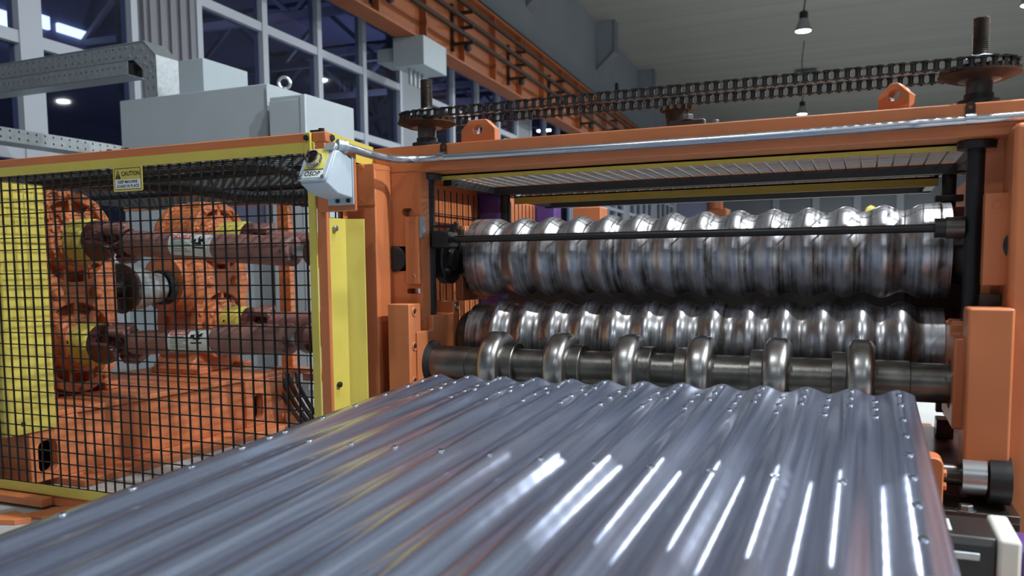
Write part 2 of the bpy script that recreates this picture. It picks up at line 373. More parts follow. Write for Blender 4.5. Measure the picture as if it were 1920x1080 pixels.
for z, dd in ((3.75, 5.28), (3.99, 5.28), (4.23, 5.28)):
    obj('rail_bar', MB().bar((-dd, -6, z), (-dd, 60, z), .05, .06).xf(WM), 'rust', cr, smooth=False)
for k in range(14):
    uu = 7.4+k*2.65
    b = obj('bracket', MB().bar((-DB+.02, uu, 3.66), (-5.2, uu, 3.66), .04, .05).bar((-DB+.02, uu, 3.9), (-5.2, uu, 3.9), .04, .05).bar((-DB+.02, uu, 4.14), (-5.2, uu, 4.14), .04, .05).bar((-DB+.03, uu, 3.55), (-DB+.03, uu, 4.3), .05, .06).xf(WM), 'rust', cr, smooth=False)
    obj('insulator', MB().lathe([(0, .03), (.03, .06), (.09, .07), (.11, .03)], (-5.3, uu, 3.52), (0, 0, 1), 12).xf(WM), 'black', b)
# haunches of the roof frames on the upper wall
for k in range(6):
    uu = 18.3+k*6.5
    h = obj('trim_%d' % (k+11), MB().prism([(-D, 5.98), (-D+.52, 6.46), (-D+.52, 7.35), (-D, 7.35)], 'y', uu, uu+.4).xf(WM), 'wall', smooth=False); h['kind'] = 'structure'
    obj('haunch_flange', MB().prism([(-D, 5.90), (-D+.57, 6.43), (-D+.57, 7.35), (-D+.52, 7.35), (-D+.52, 6.46), (-D, 5.98)], 'y', uu-.03, uu+.43).xf(WM), 'pilaster', h, smooth=False)
vent = obj('wall_vent', MB().lathe([(0, .16), (.06, .16)], (-D, 27.5, 5.95), (1, 0, 0), 16).xf(WM), 'black'); tag(vent, 'small round dark opening high on the grey upper wall', 'vent')
# heater box under the girder
hb = thing('heater_box', 'pale grey box hanging under the orange girder between two windows', 'box', wp(11.5, 5.5, 3.0))
obj('casing', MB().box(-5.85, -5.35, 11.15, 11.95, 2.98, 3.40).xf(WM), 'cabinet', hb, bevel=.01)
obj('hanger', MB().box(-6.19, -5.85, 11.3, 11.8, 3.1, 3.3).xf(WM), 'cabinet', hb)
for k in range(4): obj('pipe_stub', MB().cyl((-5.65, 11.3+k*.14, 2.75), (-5.65, 11.3+k*.14, 2.98), .025, 10).xf(WM), 'galv', hb)

# high-bay lamps (the ones in view)
def lamp(x, y, label):
    t = thing('pendant_lamp', label, 'lamp', (x, y, LAMP_Z), 'pendant lamps under the hall ceiling')
    obj('shade', MB().lathe([(0, .20), (.02, .21), (.06, .20), (.22, .13), (.30, .11), (.30, .09), (.05, .17), (.0, .18)], (x, y, LAMP_Z), (0, 0, 1), 28, caps=False), 'lampshade', t)
    obj('diffuser', MB().lathe([(0, .182), (.01, .182)], (x, y, LAMP_Z+.004), (0, 0, 1), 28), 'lampglass', t)
    obj('ballast', MB().lathe([(.30, .09), (.32, .105), (.46, .105), (.50, .06)], (x, y, LAMP_Z), (0, 0, 1), 20), 'black', t)
    obj('cable', MB().tube([(x+.04*math.sin(k*.9), y, LAMP_Z+.5+k*(CEIL-LAMP_Z-.5)/8) for k in range(9)], .018, 6), 'rubber', t)
lamp(-.5, 20, 'lit bell-shaped pendant lamp hanging left of the tall threaded rod')
lamp(4.4, 20, 'lit pendant lamp cut by the right edge of the photo')
lamp(-1.35, 32, 'small far pendant lamp just above the orange beam, under the chain')
# far strip lamp and ceiling duct
t = thing('strip_lamp', 'far lit strip lamp low under the chain at the left', 'lamp', at(1020, 245, Y=24))
c = t.location
obj('housing', MB().box(c.x-.25, c.x+.25, c.y-.08, c.y+.08, c.z+.03, c.z+.08), 'lampshade', t); obj('tube', MB().box(c.x-.23, c.x+.23, c.y-.06, c.y+.06, c.z-.03, c.z+.03), 'lampglass', t)
obj('rod', MB().cyl((c.x, c.y, c.z+.08), (c.x, c.y, CEIL), .015, 6), 'rubber', t)
c = at(1511, 137, Z=CEIL-.15)
t = thing('ceiling_duct', 'grey bar-shaped fitting under the ceiling beyond the nearer lamp', 'duct', c)
obj('body', MB().box(c.x-.45, c.x+.45, c.y-.2, c.y+.2, CEIL-.22, CEIL-.08), 'truss', t, bevel=.02); obj('hanger', MB().box(c.x-.03, c.x+.03, c.y-.03, c.y+.03, CEIL-.08, CEIL), 'truss', t)

# ================================================================== THE ROLL STAND
YB = -.267
fr = thing('roll_stand_frame', 'big orange frame of the roll stand, its columns and top beam round the steel rollers', 'machine', (.6, 0, 0))
# top beam with rear flange
obj('top_beam', MB().box(-.35, 1.75, YB, -.10, 1.157, 1.239), 'orange', fr, bevel=.004)
obj('rear_beam', MB().box(-.35, 1.75, .36, .50, 1.157, 1.235), 'orange', fr, bevel=.004)
for x0 in (-.34, 1.46): obj('tie_beam', MB().box(x0, x0+.10, -.10, .36, 1.157, 1.235), 'orange', fr, bevel=.003)
# left column
obj('column', MB().box(-.392, -.285, -.36, -.10, .0, 1.178), 'orange', fr, bevel=.004)
bp_ = MB()
for z in (1.166, 1.078): bp_.lathe([(0, .0095), (.006, .0095), (.008, .006)], at(681, 314 if z > 1.1 else 376, Y=-.36), (0, -1, 0), 8)
obj('bolt', bp_, 'orange', fr)
obj('cover_plate', MB().box(-.392, -.284, -.366, -.36, 1.05, 1.178), 'orange', fr, bevel=.002)
obj('gusset', MB().prism([(-.267, 1.178), (-.36, 1.178), (-.36, 1.16), (-.267, 1.165)], 'x', -.30, -.284), 'orange', fr)
hole = rrect(-.278, -.224, .845, .924, .008)
obj('inner_plate', MB().prism([(-.285, .30), (-.175, .30), (-.175, 1.157), (-.285, 1.157)], 'y', YB, YB+.05, [hole, rrect(-.246, -.206, 1.018, 1.045, .012), rrect(-.232, -.185, .772, .789, .003)]), 'orange', fr)
pl = obj('slide_plate', MB().box(-.226, -.178, -.285, YB, .803, 1.016), 'orange', fr, bevel=.002)
for z in (.995, .826):
    obj('bolt', MB().torus((-.200, -.2855, z), (0, 1, 0), .0085, .0014, 16, 6), 'orange', pl)
b = MB().lathe([(0, .034), (.004, .041), (.06, .041)], (-.274, -.276, .884), (0, 1, 0), 32); obj('cam_roller', b, 'rubber', fr)
obj('edge_strip', MB().box(-.178, -.172, -.275, YB+.02, .95, 1.016), 'galv', fr)
gb = obj('guide_block', MB().box(-.243, -.166, -.372, -.30, .05, .743), 'orange', fr, bevel=.003)
for y, z in ((-.340, .718), (-.342, .610), (-.345, .502)):
    o = MB().torus((-.1655, y, z), (1, 0, 0), .012, .003, 18, 6); obj('bolt', o, 'orange', gb)
    obj('socket', MB().cyl((-.168, y, z), (-.1645, y, z), .007, 6), 'void', gb)
# left bearing housing
yz = [(-.335, .30), (-.05, .30), (-.05, .742), (-.085, .742), (-.085, .702), (-.235, .702), (-.235, .655), (-.335, .655)]
bh = obj('bearing_housing', MB().prism(yz, 'x', -.236, -.158, [circ(-.24, .548, .066, 28)]), 'orange', fr, bevel=.003)
obj('seal', MB().torus((-.158, -.24, .548), (1, 0, 0), .064, .009, 36, 8).torus((-.150, -.24, .548), (1, 0, 0), .058, .007, 36, 8), 'rubber', bh)
o = MB().torus((-.157, -.068, .722), (1, 0, 0), .011, .003, 18, 6); obj('bolt', o, 'bolt', bh)
hb2 = MB(); hexbolt(hb2, (-.12, -.03, .69), (1, 0, 0), .014, .02, .018); obj('bolt', hb2, 'dark_steel', bh)
# upper bearing carrier and flange
cb = obj('bearing_plate', MB().prism([(.0, .74), (.20, .74), (.20, .96), (.155, 1.0), (.03, 1.0), (.0, .93)], 'x', -.195, -.165), 'orange', fr, bevel=.003)
o = MB().lathe([(0, .016), (.012, .016), (.015, .01)], (-.165, .035, .795), (1, 0, 0), 12); obj('bolt', o, 'rubber', cb)
fl = obj('bearing_flange', MB().lathe([(0, .082), (.03, .082), (.035, .076), (.035, .04), (.05, .036), (.055, .0)], (-.215, -.045, .882), (1, 0, 0), 36, caps=False), 'black', fr)
for k in range(4):
    a = PI/4+k*PI/2
    obj('bolt', MB().lathe([(0, .011), (.007, .011), (.009, .007)], (-.181, -.045+.058*math.cos(a), .882+.058*math.sin(a)), (1, 0, 0), 10), 'dark_steel', fl)
# side walls of the stand and the next stands behind
for (y0, y1) in ((.06, .43), (.72, 1.05)):
    s_ = obj('side_plate', MB().box(-.34, -.31, y0, y1, .25, 1.157), 'orange', fr)
    n = 8
    for k in range(n):
        y = y0+.02+k*(y1-y0-.03)/(n-1); obj('guard_wire', MB().box(-.300, -.297, y-.0015, y+.0015, .60, 1.137), 'wire', s_, smooth=False)
    for z in (.93, 1.05): obj('guard_wire', MB().box(-.304, -.300, y0, y1, z-.0015, z+.0015), 'wire', s_, smooth=False)
    obj('post', MB().box(-.335, -.21, y1, y1+.09, .25, 1.157), 'purple', s_, bevel=.006)
obj('rear_cover', MB().box(-.20, -.06, 1.28, 1.40, .8, 1.145), 'orange', fr, bevel=.004)
c = at(1085, 398, Y=1.45)
obj('rear_bracket', MB().box(c.x-.03, c.x+.03, 1.42, 1.46, c.z-.1, c.z+.05), 'cabinet', fr, bevel=.006)
obj('lower_pan', MB().box(-.30, 1.40, .30, 1.4, .10, .16), 'orange', fr)
# right column
obj('column', MB().box(1.432, 1.70, -.36, -.10, 0, 1.172), 'orange', fr, bevel=.012)
obj('side_plate', MB().prism([(-.10, .2), (2.0, .2), (2.0, 1.15), (-.10, 1.157)], 'x', 1.45, 1.49), 'orange', fr)
obj('inner_plate', MB().box(1.375, 1.45, -.20, -.15, .25, 1.157), 'orange', fr)
gp = obj('slide_plate', MB().box(1.384, 1.436, -.30, -.255, .797, 1.018), 'orange', fr, bevel=.003)
obj('bolt', MB().torus((1.408, -.3005, .99), (0, 1, 0), .009, .0014, 16, 6), 'orange', gp)
o = MB().lathe([(0, .034), (.004, .042), (.06, .042)], (1.466, -.32, .893), (0, 1, 0), 32); obj('cam_roller', o, 'rubber', fr)
gb = obj('guide_block', MB().box(1.346, 1.44, -.42, -.30, .362, .748), 'orange', fr, bevel=.006)
yz = [(-.345, .45), (-.05, .45), (-.05, .70), (-.22, .70), (-.22, .672), (-.345, .672)]
obj('bearing_housing', MB().prism(yz, 'x', 1.326, 1.372, [circ(-.24, .548, .060, 28)]), 'orange', fr, bevel=.005)
obj('dark_gap_plate', MB().prism([(1.25, .52), (1.45, .42), (1.45, 1.02), (1.36, 1.02), (1.36, .85), (1.25, .85)], 'y', .22, .25), 'maroon_dark', fr)  # dark plate added to close the bright view past the roller end
obj('gap_blocker', MB().box(-.15, 1.24, .36, .40, .40, .80), 'dark_steel', fr)  # plate added to shut off the bright background between the rollers
obj('nut_block', MB().box(1.33, 1.372, -.21, -.10, .66, .705), 'orange', fr, bevel=.003)
obj('cable_tab', MB().box(1.385, 1.43, -.26, -.2, .745, .775), 'dark_steel', fr)
# machine bed behind the sheet
obj('bed_rail', MB().box(1.20, 1.47, -.28, .28, .20, .345), 'maroon_dark', fr, bevel=.004)
obj('bed_rail', MB().box(-.36, -.16, -.25, 1.5, .05, .30), 'orange', fr, bevel=.004)
obj('stop_block', MB().box(1.325, 1.37, .08, .16, .345, .40), 'maroon_dark', fr, bevel=.003)
obj('stop_block', MB().box(1.318, 1.35, .03, .06, .43, .60), 'maroon_dark', fr, bevel=.003)
# lifting lugs on the beam
def lug(px0, px1, X0, X1, Yc, nm, rot=0, th=.035):
    z0 = 1.239; h = .072; cx = (X0+X1)/2; ww = X1-X0; ch = .03
    o = obj('lifting_lug', MB().prism([(X0, z0), (X1, z0), (X1, z0+h-ch), (X1-ch, z0+h), (X0+ch, z0+h), (X0, z0+h-ch)], 'y', Yc, Yc+th, [circ(cx, z0+.042, .0145, 18)]).xf(Matrix.Translation((cx, Yc, 0)) @ Matrix.Rotation(rot, 4, 'Z') @ Matrix.Translation((-cx, -Yc, 0))), 'orange', fr, bevel=.002)
    return o
lug(0, 0, -.052, .064, -.225, 0)
lug(0, 0, 1.140, 1.218, -.222, 0, -.36, .045)
# yellow angles and mesh guards over the rollers
ga = thing('roller_guard', 'yellow-edged black wire mesh guard lying over the front of the rollers under the orange beam', 'guard', (.6, 0, 1.15))
gb_ = thing('roller_guard', 'farther yellow-edged black mesh guard behind the first, over the rear rollers', 'guard', (.6, .6, 1.15))
def guard(g, y0, y1, x0, x1, za, zb, zm, zf0, zf1):
    obj('angle_bar', MB().box(x0, x1, y0, y0+.006, za, zb).box(x0, x1, y0, y0+.04, zb-.005, zb), 'yellow', g, smooth=False)
    for a in ((x0, x1, y1-.03, y1, zf0, zf1), (x0, x0+.03, y0+.03, y1-.03, zf0+.004, zf1), (x1-.03, x1, y0+.03, y1-.03, zf0+.004, zf1)):
        obj('frame_bar', MB().box(*a), 'black', g, smooth=False)
    m = MB(); p = .043; d = .0021
    for k in range(int((x1-x0)/p)): m.box(x0+p*(k+.5)-d, x0+p*(k+.5)+d, y0+.02, y1-.005, zm, zm+2*d)
    for k in range(int((y1-y0-.03)/p)+1): m.box(x0+.02, x1-.02, y0+.03+p*k-d, y0+.03+p*k+d, zm+2*d, zm+4*d)
    obj('wire_mesh', m, 'mesh_light', g, smooth=False, kind='stuff')
guard(ga, -.163, .235, -.165, 1.39, 1.1395, 1.1565, 1.1475, 1.119, 1.1475)
guard(gb_, .475, .85, -.17, 1.335, 1.105, 1.136, 1.138, 1.112, 1.138)

# ------------------------------------------------------------------ rollers
def wave_prof(x0, x1, ends0, ends1, R, A, phase):
    pr = []; n = 230
    for i in range(n+1):
        x = x0+(x1-x0)*i/n
        r = R-A/2+A/2*math.cos(2*PI*(x/P)+phase)
        if x < ends0: r = R-A/2+A/2*math.cos(2*PI*(ends0/P)+phase)
        if x > ends1: r = R-A/2+A/2*math.cos(2*PI*(ends1/P)+phase)
        pr.append((x, r))
    return pr
RL = .134; AM = .0172
ur = thing('corrugated_roller', 'upper corrugated steel roller crossed by the thin black bar', 'roller', (.6, .055, .888))
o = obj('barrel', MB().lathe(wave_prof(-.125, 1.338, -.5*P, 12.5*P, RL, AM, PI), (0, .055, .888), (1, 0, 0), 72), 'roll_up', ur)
for a, b in ((-.165, -.125), (1.338, 1.372)): obj('journal', MB().lathe([(a, .088), (b, .096)], (0, .055, .888), (1, 0, 0), 40), 'dark_steel', ur)
lr = thing('corrugated_roller', 'lower corrugated steel roller behind the ringed shaft', 'roller', (.6, .0, .613))
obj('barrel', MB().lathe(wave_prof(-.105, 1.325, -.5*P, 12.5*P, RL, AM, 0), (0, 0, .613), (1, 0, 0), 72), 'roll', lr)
for pr in ([(-.158, .06), (-.152, .085), (-.135, .094), (-.105, .096)], [(1.325, .09), (1.36, .09)]): obj('journal', MB().lathe(pr, (0, 0, .613), (1, 0, 0), 40), 'dark_steel', lr)

# the next stand's rollers, added in dark steel so the nip gap reads black
for z, ph, lab in ((.888, PI, 'upper roller of the next stand, added in dark steel behind the front upper roller'), (.613, 0, 'lower roller of the next stand, added in dark steel behind the front lower roller')):
    z += 0 if ph else .022  # lower one raised to close the bright gap
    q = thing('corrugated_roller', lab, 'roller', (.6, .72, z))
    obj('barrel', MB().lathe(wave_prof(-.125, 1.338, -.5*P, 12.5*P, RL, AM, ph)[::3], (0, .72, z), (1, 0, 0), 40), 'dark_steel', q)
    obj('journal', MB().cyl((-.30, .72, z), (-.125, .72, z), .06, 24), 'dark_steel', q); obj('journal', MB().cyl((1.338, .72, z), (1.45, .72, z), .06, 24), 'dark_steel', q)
# ringed shaft
SY, SZ, SR = -.24, .548, .0545
rs = thing('ringed_shaft', 'dark round shaft carrying six polished rings in front of the lower roller', 'shaft', (.6, SY, SZ))
obj('shaft_bar', MB().lathe([(-.157, .049), (-.155, .057), (-.148, .0575), (-.02, .0565), (-.02, SR), (1.235, SR), (1.237, SR-.004), (1.328, SR-.004)], (0, SY, SZ), (1, 0, 0), 48), 'shaft', rs)
RX = [.074, .288, .498, .706, .911, 1.119]
for i, x in enumerate(RX):
    W = .068; R = .108; pr = []
    for k in range(13):
        a = -1+2*k/12; pr.append((x-W/2+W*k/12, R-.014*abs(a)**3-.004*max(0, abs(a)-.8)*5))
    pr = [(x-W/2, .06)]+pr+[(x+W/2, .06)]
    rg = obj('ring', MB().lathe(pr, (0, SY, SZ), (1, 0, 0), 64), 'ring', rs)
    s = 1 if i < 3 else -1
    obj('collar', MB().lathe([(0, .055), (0, .073), (.034, .073), (.036, .071), (.036, .055)], (x+s*W/2, SY, SZ), (s, 0, 0), 48, caps=False), 'shaft', rg)

# thin black bar across the upper roller
bb = thing('cross_bar', 'thin black round bar running across the face of the upper roller', 'bar', (.6, -.18, .944))
a_, b_ = Vector((-.10, -.185, .9455)), Vector((1.30, -.185, .9425))
obj('rod', MB().cyl(a_, b_, .0112, 20), 'black', bb)
h = obj('holder', MB().box(-.165, -.105, -.225, -.155, .918, .972).bar((-.115, -.19, .965), (-.088, -.19, 1.0), .02, .012), 'black', bb, bevel=.004)
obj('holder_plate', MB().box(-.165, -.10, -.20, -.14, .985, .992), 'black', bb)
o = MB(); hexbolt(o, (-.075, -.185, .958), (0, 0, 1), .012, .02); hexbolt(o, (-.075, -.185, .935), (0, 0, -1), .011, .014); obj('set_screw', o, 'dark_steel', bb)
obj('collar', MB().cyl((1.285, -.185, .9425), (1.31, -.185, .9425), .025, 28), 'rubber', bb)
obj('end_block', MB().cyl((1.31, -.185, .9425), (1.352, -.185, .9425), .028, 28), 'dark_steel', bb)

# ------------------------------------------------------------------ screw jacks with sprockets, and their chain
SPZ = 1.334; SPR = .080
def screw(x, y, label, zlow, ztop, sprocket=True, r=.0195):
    t = thing('screw_jack', label, 'screw', (x, y, 1.16))
    obj('rod', MB().cyl((x, y, zlow), (x, y, 1.157), .0215, 24), 'black', t)
    pr = [(0, r-.002)]; n = int((ztop-1.24)/.0045)
    for k in range(n): pr += [(1.24+k*.0045-1.157, r-.002), (1.24+k*.0045+.00225-1.157, r)]
    pr += [(ztop-1.157, r-.003)]
    obj('threaded_rod', MB().lathe(pr, (x, y, 1.157), (0, 0, 1), 24), 'dark_steel', t)
    obj('lower_collar', MB().lathe([(0, .044), (.018, .046), (.021, .040)], (x, y, 1.136), (0, 0, 1), 32), 'black', t)
    if sprocket:
        obj('upper_collar', MB().lathe([(0, .048), (.016, .048), (.018, .034), (.032, .034)], (x, y, 1.239), (0, 0, 1), 32), 'black', t)
        obj('hub', MB().lathe([(0, .030), (.03, .030), (.034, .055), (.040, .055)], (x, y, 1.271), (0, 0, 1), 32), 'dark_steel', t)
        pts = []; n = 20
        for k in range(n):
            for da, rr in ((-.30, SPR-.004), (-.1, SPR+.010), (.1, SPR+.010), (.30, SPR-.004)):
                a = 2*PI*(k+.5+da)/n; pts.append((x+rr*math.cos(a), y+rr*math.sin(a)))
        obj('sprocket', MB().prism(pts, 'z', SPZ-.014, SPZ-.002), 'rust', t, smooth=False)
        obj('sprocket_plate', MB().lathe([(0, .062), (.012, .094), (.016, .094)], (x, y, SPZ-.030), (0, 0, 1), 40), 'rust', t)
        o = MB(); hexbolt(o, (x, y, SPZ+.002), (0, 0, 1), .033, .028); obj('nut', o, 'silver', t)
    return t
XL, XR, YS = -.192, 1.373, -.19
screw(XL, YS, 'left threaded rod with sprocket and black lower rod at the left column', .69, 1.456)
screw(XR, YS, 'tall right threaded rod with sprocket and black lower rod at the right column', .69, 1.456)
def back_screw(x, y, label):
    t = screw(x, y, label, .85, 1.36, False, .017)
    return t
back_screw(-.20, .452, 'rear left black screw rod standing before the purple post')
b = back_screw(1.365, .46, 'rear right black screw rod with a square collar near the roller end')
obj('square_collar', MB().box(1.325, 1.405, .42, .50, 1.05, 1.072), 'black', b, bevel=.003)
# tensioner in the middle of the chain
t = thing('chain_tensioner', 'small rusty idler sprocket on a bolt under the middle of the chain', 'sprocket', (.612, -.16, 1.239))
pts = []
for k in range(12):
    for da, rr in ((-.3, .036), (-.1, .048), (.1, .048), (.3, .036)):
        a = 2*PI*(k+.5+da)/12; pts.append((.612+rr*math.cos(a), -.165+rr*math.sin(a)))
obj('idler', MB().prism(pts, 'z', 1.296, 1.308), 'rust', t, smooth=False)
obj('idler_hub', MB().lathe([(0, .024), (.045, .034), (.055, .034), (.06, .02)], (.612, -.165, 1.248), (0, 0, 1), 24), 'rust', t)
obj('slide_bar', MB().box(.60, .70, -.215, -.185, 1.239, 1.262), 'dark_steel', t, bevel=.003)
o = MB(); hexbolt(o, (.652, -.2, 1.262), (0, 0, 1), .016, .016, .02); obj('bolt', o, 'bolt', t)
o = MB(); hexbolt(o, (.735, -.235, 1.239), (0, 0, 1), .01, .012); obj('bolt', o, 'bolt', t)
# roller chain: each link a part
ch = thing('drive_chain', 'long oily roller chain looped over both sprockets on top of the beam', 'chain', (.6, YS, SPZ))
Ls = XR-XL; per = 2*Ls+2*PI*SPR; NL = 144; pit = per/NL
def chain_pt(s):
    s %= per
    if s < Ls: return Vector((XL+s, YS-SPR, SPZ)), 0.
    s -= Ls
    if s < PI*SPR: a = -PI/2+s/SPR; return Vector((XR+SPR*math.cos(a), YS+SPR*math.sin(a), SPZ)), a+PI/2
    s -= PI*SPR
    if s < Ls: return Vector((XR-s, YS+SPR, SPZ)), PI
    s -= Ls
    a = PI/2+s/SPR; return Vector((XL+SPR*math.cos(a), YS+SPR*math.sin(a), SPZ)), a+PI/2
def link_mesh(outer):
    mb = MB(); h = .0112 if outer else .0088; tk = .0022; r = .0105
    pts = []
    for cx, a0 in ((pit/2, -PI/2), (-pit/2, PI/2)):
        for k in range(7):
            a = a0+PI*k/6; pts.append((cx+r*math.cos(a)*.95, r*math.sin(a)))
    pts = [pts[i] for i in range(len(pts))]
    pts.insert(7, (0, .0075)); pts.append((0, -.0075))
    for z in (h, -h-tk): mb.prism(pts, 'z', z, z+tk)
    for cx in (-pit/2, pit/2):
        if outer: mb.cyl((cx, 0, -h-tk-.002), (cx, 0, h+tk+.002), .0038, 8)
        else: mb.cyl((cx, 0, -h), (cx, 0, h), .0072, 10)
    bmesh.ops.recalc_face_normals(mb.bm, faces=mb.bm.faces)
    me = bpy.data.meshes.new('chain_link'); mb.bm.to_mesh(me); mb.bm.free(); me.materials.append(M['chain'])
    me.polygons.foreach_set('use_smooth', [True]*len(me.polygons)); me.set_sharp_from_angle(angle=.6)
    return me
lm = (link_mesh(True), link_mesh(False))
for i in range(NL):
    p, _ = chain_pt(i*pit); p2, _ = chain_pt((i+1)*pit); mid = (p+p2)/2; d = p2-p
    o = bpy.data.objects.new('chain_link', lm[i % 2]); COL.objects.link(o); o.parent = ch
    o.location = mid-ch.location; o.rotation_euler = (0, 0, math.atan2(d.y, d.x))

# ------------------------------------------------------------------ conduit and pushbutton box
cdt = thing('conduit', 'silvery steel conduit pipe running along the front of the orange beam', 'pipe', (.5, -.28, 1.2))
path = [at(647, 275, Y=-.58), at(660, 279, Y=-.56), at(685, 287, Y=-.51), at(705, 292.5, Y=-.46), at(730, 297, Y=-.40), at(745, 298.6, Y=-.36), at(760, 299, Y=-.325), at(775, 299, Y=-.30), at(790, 298.5, Y=-.288), at(828, 296, Y=-.283)]
for x, y in ((900, 291.7), (1000, 285.2), (1100, 278.6), (1200, 271.8), (1300, 264.8), (1400, 257.6), (1500, 250.2), (1600, 242.6), (1700, 234.6), (1714, 233.4), (1722, 232.9), (1735, 231.8), (1800, 227), (1920, 218), (1990, 212)): path.append(at(x, y, Y=-.283))
obj('pipe', MB().tube(path, .0118, 16, lambda i: .0135 if i == 20 else .0118), 'pipe', cdt)
obj('fitting', MB().cyl(at(632, 272, Y=-.60), at(648, 275.3, Y=-.578), .0175, 20).cyl(at(645, 275, Y=-.582), at(650, 276, Y=-.576), .019, 20), 'galv', cdt)
for px, py in ((828, 294), (1820, 224)):
    c = at(px, py, Y=-.283)
    s_ = obj('strap', MB().lathe([(-.011, .0125), (-.011, .0145), (.011, .0145), (.011, .0125)], c, (1, 0, -.01), 20, caps=False), 'pipe', cdt)
    tb = obj('strap_tab', MB().prism([(c.x-.011, c.z+.008), (c.x+.011, c.z+.008)]+[(c.x+.011*math.cos(a), c.z+.034+.011*math.sin(a)) for a in [PI*k/8 for k in range(9)]], 'y', -.272, -.2685, [circ(c.x, c.z+.032, .005, 10)]), 'rust', s_)
# box: local frame on its sloping lid
bx = thing('pushbutton_box', 'small grey sloping pushbutton box with a chrome button at the cage corner', 'switch box', at(612, 338, Y=-.675))
x0, x1 = -.331, -.242; yb, yt, yf = -.545, -.626, -.675   # back, top of lid, foot of lid
zt, zb, zr = 1.181, 1.095, 1.056
obj('body', MB().prism([(yb, 1.168), (yb, zr), (-.56, zr), (-.62, 1.063), (yf+.002, zb-.006), (yt, zt), (-.612, zt+.004)], 'x', x0, x1), 'box_grey', bx, bevel=.004)
e1 = Vector((1, 0, 0)); e2 = Vector((0, yt-yf, zt-zb)).normalized(); e3 = e1.cross(e2)
LO = Vector(((x0+x1)/2, (yt+yf)/2, (zt+zb)/2)); LM = Matrix(((e1.x, e2.x, e3.x, LO.x), (e1.y, e2.y, e3.y, LO.y), (e1.z, e2.z, e3.z, LO.z), (0, 0, 0, 1)))
hw = (x1-x0)/2+.002; hh = (Vector((0, yt-yf, zt-zb)).length)/2+.004
ld = obj('lid', MB().prism(rrect(-hw, hw, -hh, hh, .012), 'z', 0, .010).xf(LM), 'box_grey', bx, bevel=.002)
obj('legend_plate', MB().box(-.032, .032, -.018, .050, .010, .0115).xf(LM), 'lime', ld)
lp = obj('text_plate', MB().box(-.032, .032, -.046, -.021, .010, .0115).xf(LM), 'white', ld)
obj('black_line', MB().box(-.032, .032, -.021, -.018, .010, .012).xf(LM), 'ink', ld)
text_obj('plate_text', 'OSOP', .022, 'ink', LM @ Matrix.Translation((0, -.0335, .012)), ld, .0004, .9, kind='stuff')
ps = MB()
for sx in (-1, 1):
    for sy in (-1, 1): ps.lathe([(0, .0062), (.003, .0062), (.0045, .004)], LM @ Vector((sx*(hw-.009), sy*(hh-.010), .010)), e3, 10)
obj('lid_screws', ps, 'bolt', ld)
bt = obj('button_collar', MB().lathe([(0, .024), (.004, .025), (.007, .021), (.012, .022), (.020, .0225), (.021, .019), (.010, .019)], LM @ Vector((-.004, .010, .0115)), e3, 32, caps=False), 'chrome', bx)
obj('button', MB().lathe([(.0, .0188), (.015, .0188), (.017, .015)], LM @ Vector((-.004, .010, .0115)), e3, 28), 'plastic_black', bt)
obj('back_flange', MB().box(x0+.004, x1+.004, yb-.006, yb, 1.038, 1.176), 'box_grey', bx, bevel=.002)
ps = MB()
for x in (x0+.04, x1-.012): ps.lathe([(0, .006), (.006, .006)], (x, yb-.006, 1.049), (0, -1, 0), 10)
ps.lathe([(0, .006), (.006, .006)], (x1-.008, yb-.006, 1.171), (0, -1, 0), 10); obj('flange_screws', ps, 'rubber', bx)
obj('elbow', MB().bar(at(617, 284, Y=-.62), at(632, 270, Y=-.605), .022, .022), 'galv', bx, bevel=.008)
ec = MB().prism(rrect(-.017, .017, -.013, .013, .006), 'z', 0, .005); ec.xf(Matrix.Translation(at(620, 276, Y=-.632)) @ LM.to_3x3().to_4x4()); obj('elbow_cap', ec, 'galv', bx, bevel=.001)

# ------------------------------------------------------------------ galvanised sheet
sh = thing('corrugated_sheet', 'wide galvanised corrugated steel sheet with punched holes sliding out towards the viewer', 'sheet', (.6, -1.2, .5))
SX0, SX1, SYE, SYN = -.072, 1.238, -.455, -3.2
OFF = -.0165
def sheet_z(x, y):
    z = .5355+.012*(x/1.22) - .0125*(0 if y < -.62 else 0) + (y+.465)*.057
    a = .0075*math.cos(2*PI*(x-OFF)/P)
    return z+a
nx = 13*14
bm = bmesh.new(); ys = [SYE-.012*k for k in range(6)]+[SYE-.06-(2.685)*k/40 for k in range(1, 41)]
grid = [[bm.verts.new((SX0+(SX1-SX0)*i/nx, y, sheet_z(SX0+(SX1-SX0)*i/nx, y))) for i in range(nx+1)] for y in ys]
for j in range(len(ys)-1):
    for i in range(nx): bm.faces.new((grid[j][i], grid[j+1][i], grid[j+1][i+1], grid[j][i+1]))
mb = MB(); mb.bm.free(); mb.bm = bm
so = obj('corrugated_panel', mb, 'sheet', sh)
md = so.modifiers.new('solidify', 'SOLIDIFY'); md.thickness = .0016; md.offset = -1
hr, hd = MB(), MB()
def hole(x, y):
    z = sheet_z(x, y); n = Vector((.0075*2*PI/P*math.sin(2*PI*(x-OFF)/P), -.057, 1)).normalized()
    hr.torus(Vector((x, y, z))+n*.0008, n, .0062, .0017, 12, 5) if 0 else None
    c = Vector((x, y, z)); hr.lathe([(.0, .0082), (.0022, .0072), (.0022, .0052)], c, n, 12, caps=False); hd.lathe([(.0002, .0053), (.0009, .0053)], c, n, 10)
for k in range(13):
    x = OFF+k*P
    for y in (-.485, -.565, -.645) if k < 12 else (-.51, -.62): hole(x, y)
    if k < 12:
        for y in (-.525, -.605, -.685): hole(x+P/2, y)
for k in range(12): hole(OFF+k*P, -1.216) if k % 1 == 0 else None
for k in range(9):
    y = -.76-.135*k
    hole(OFF+12*P, y); hole(OFF, y)
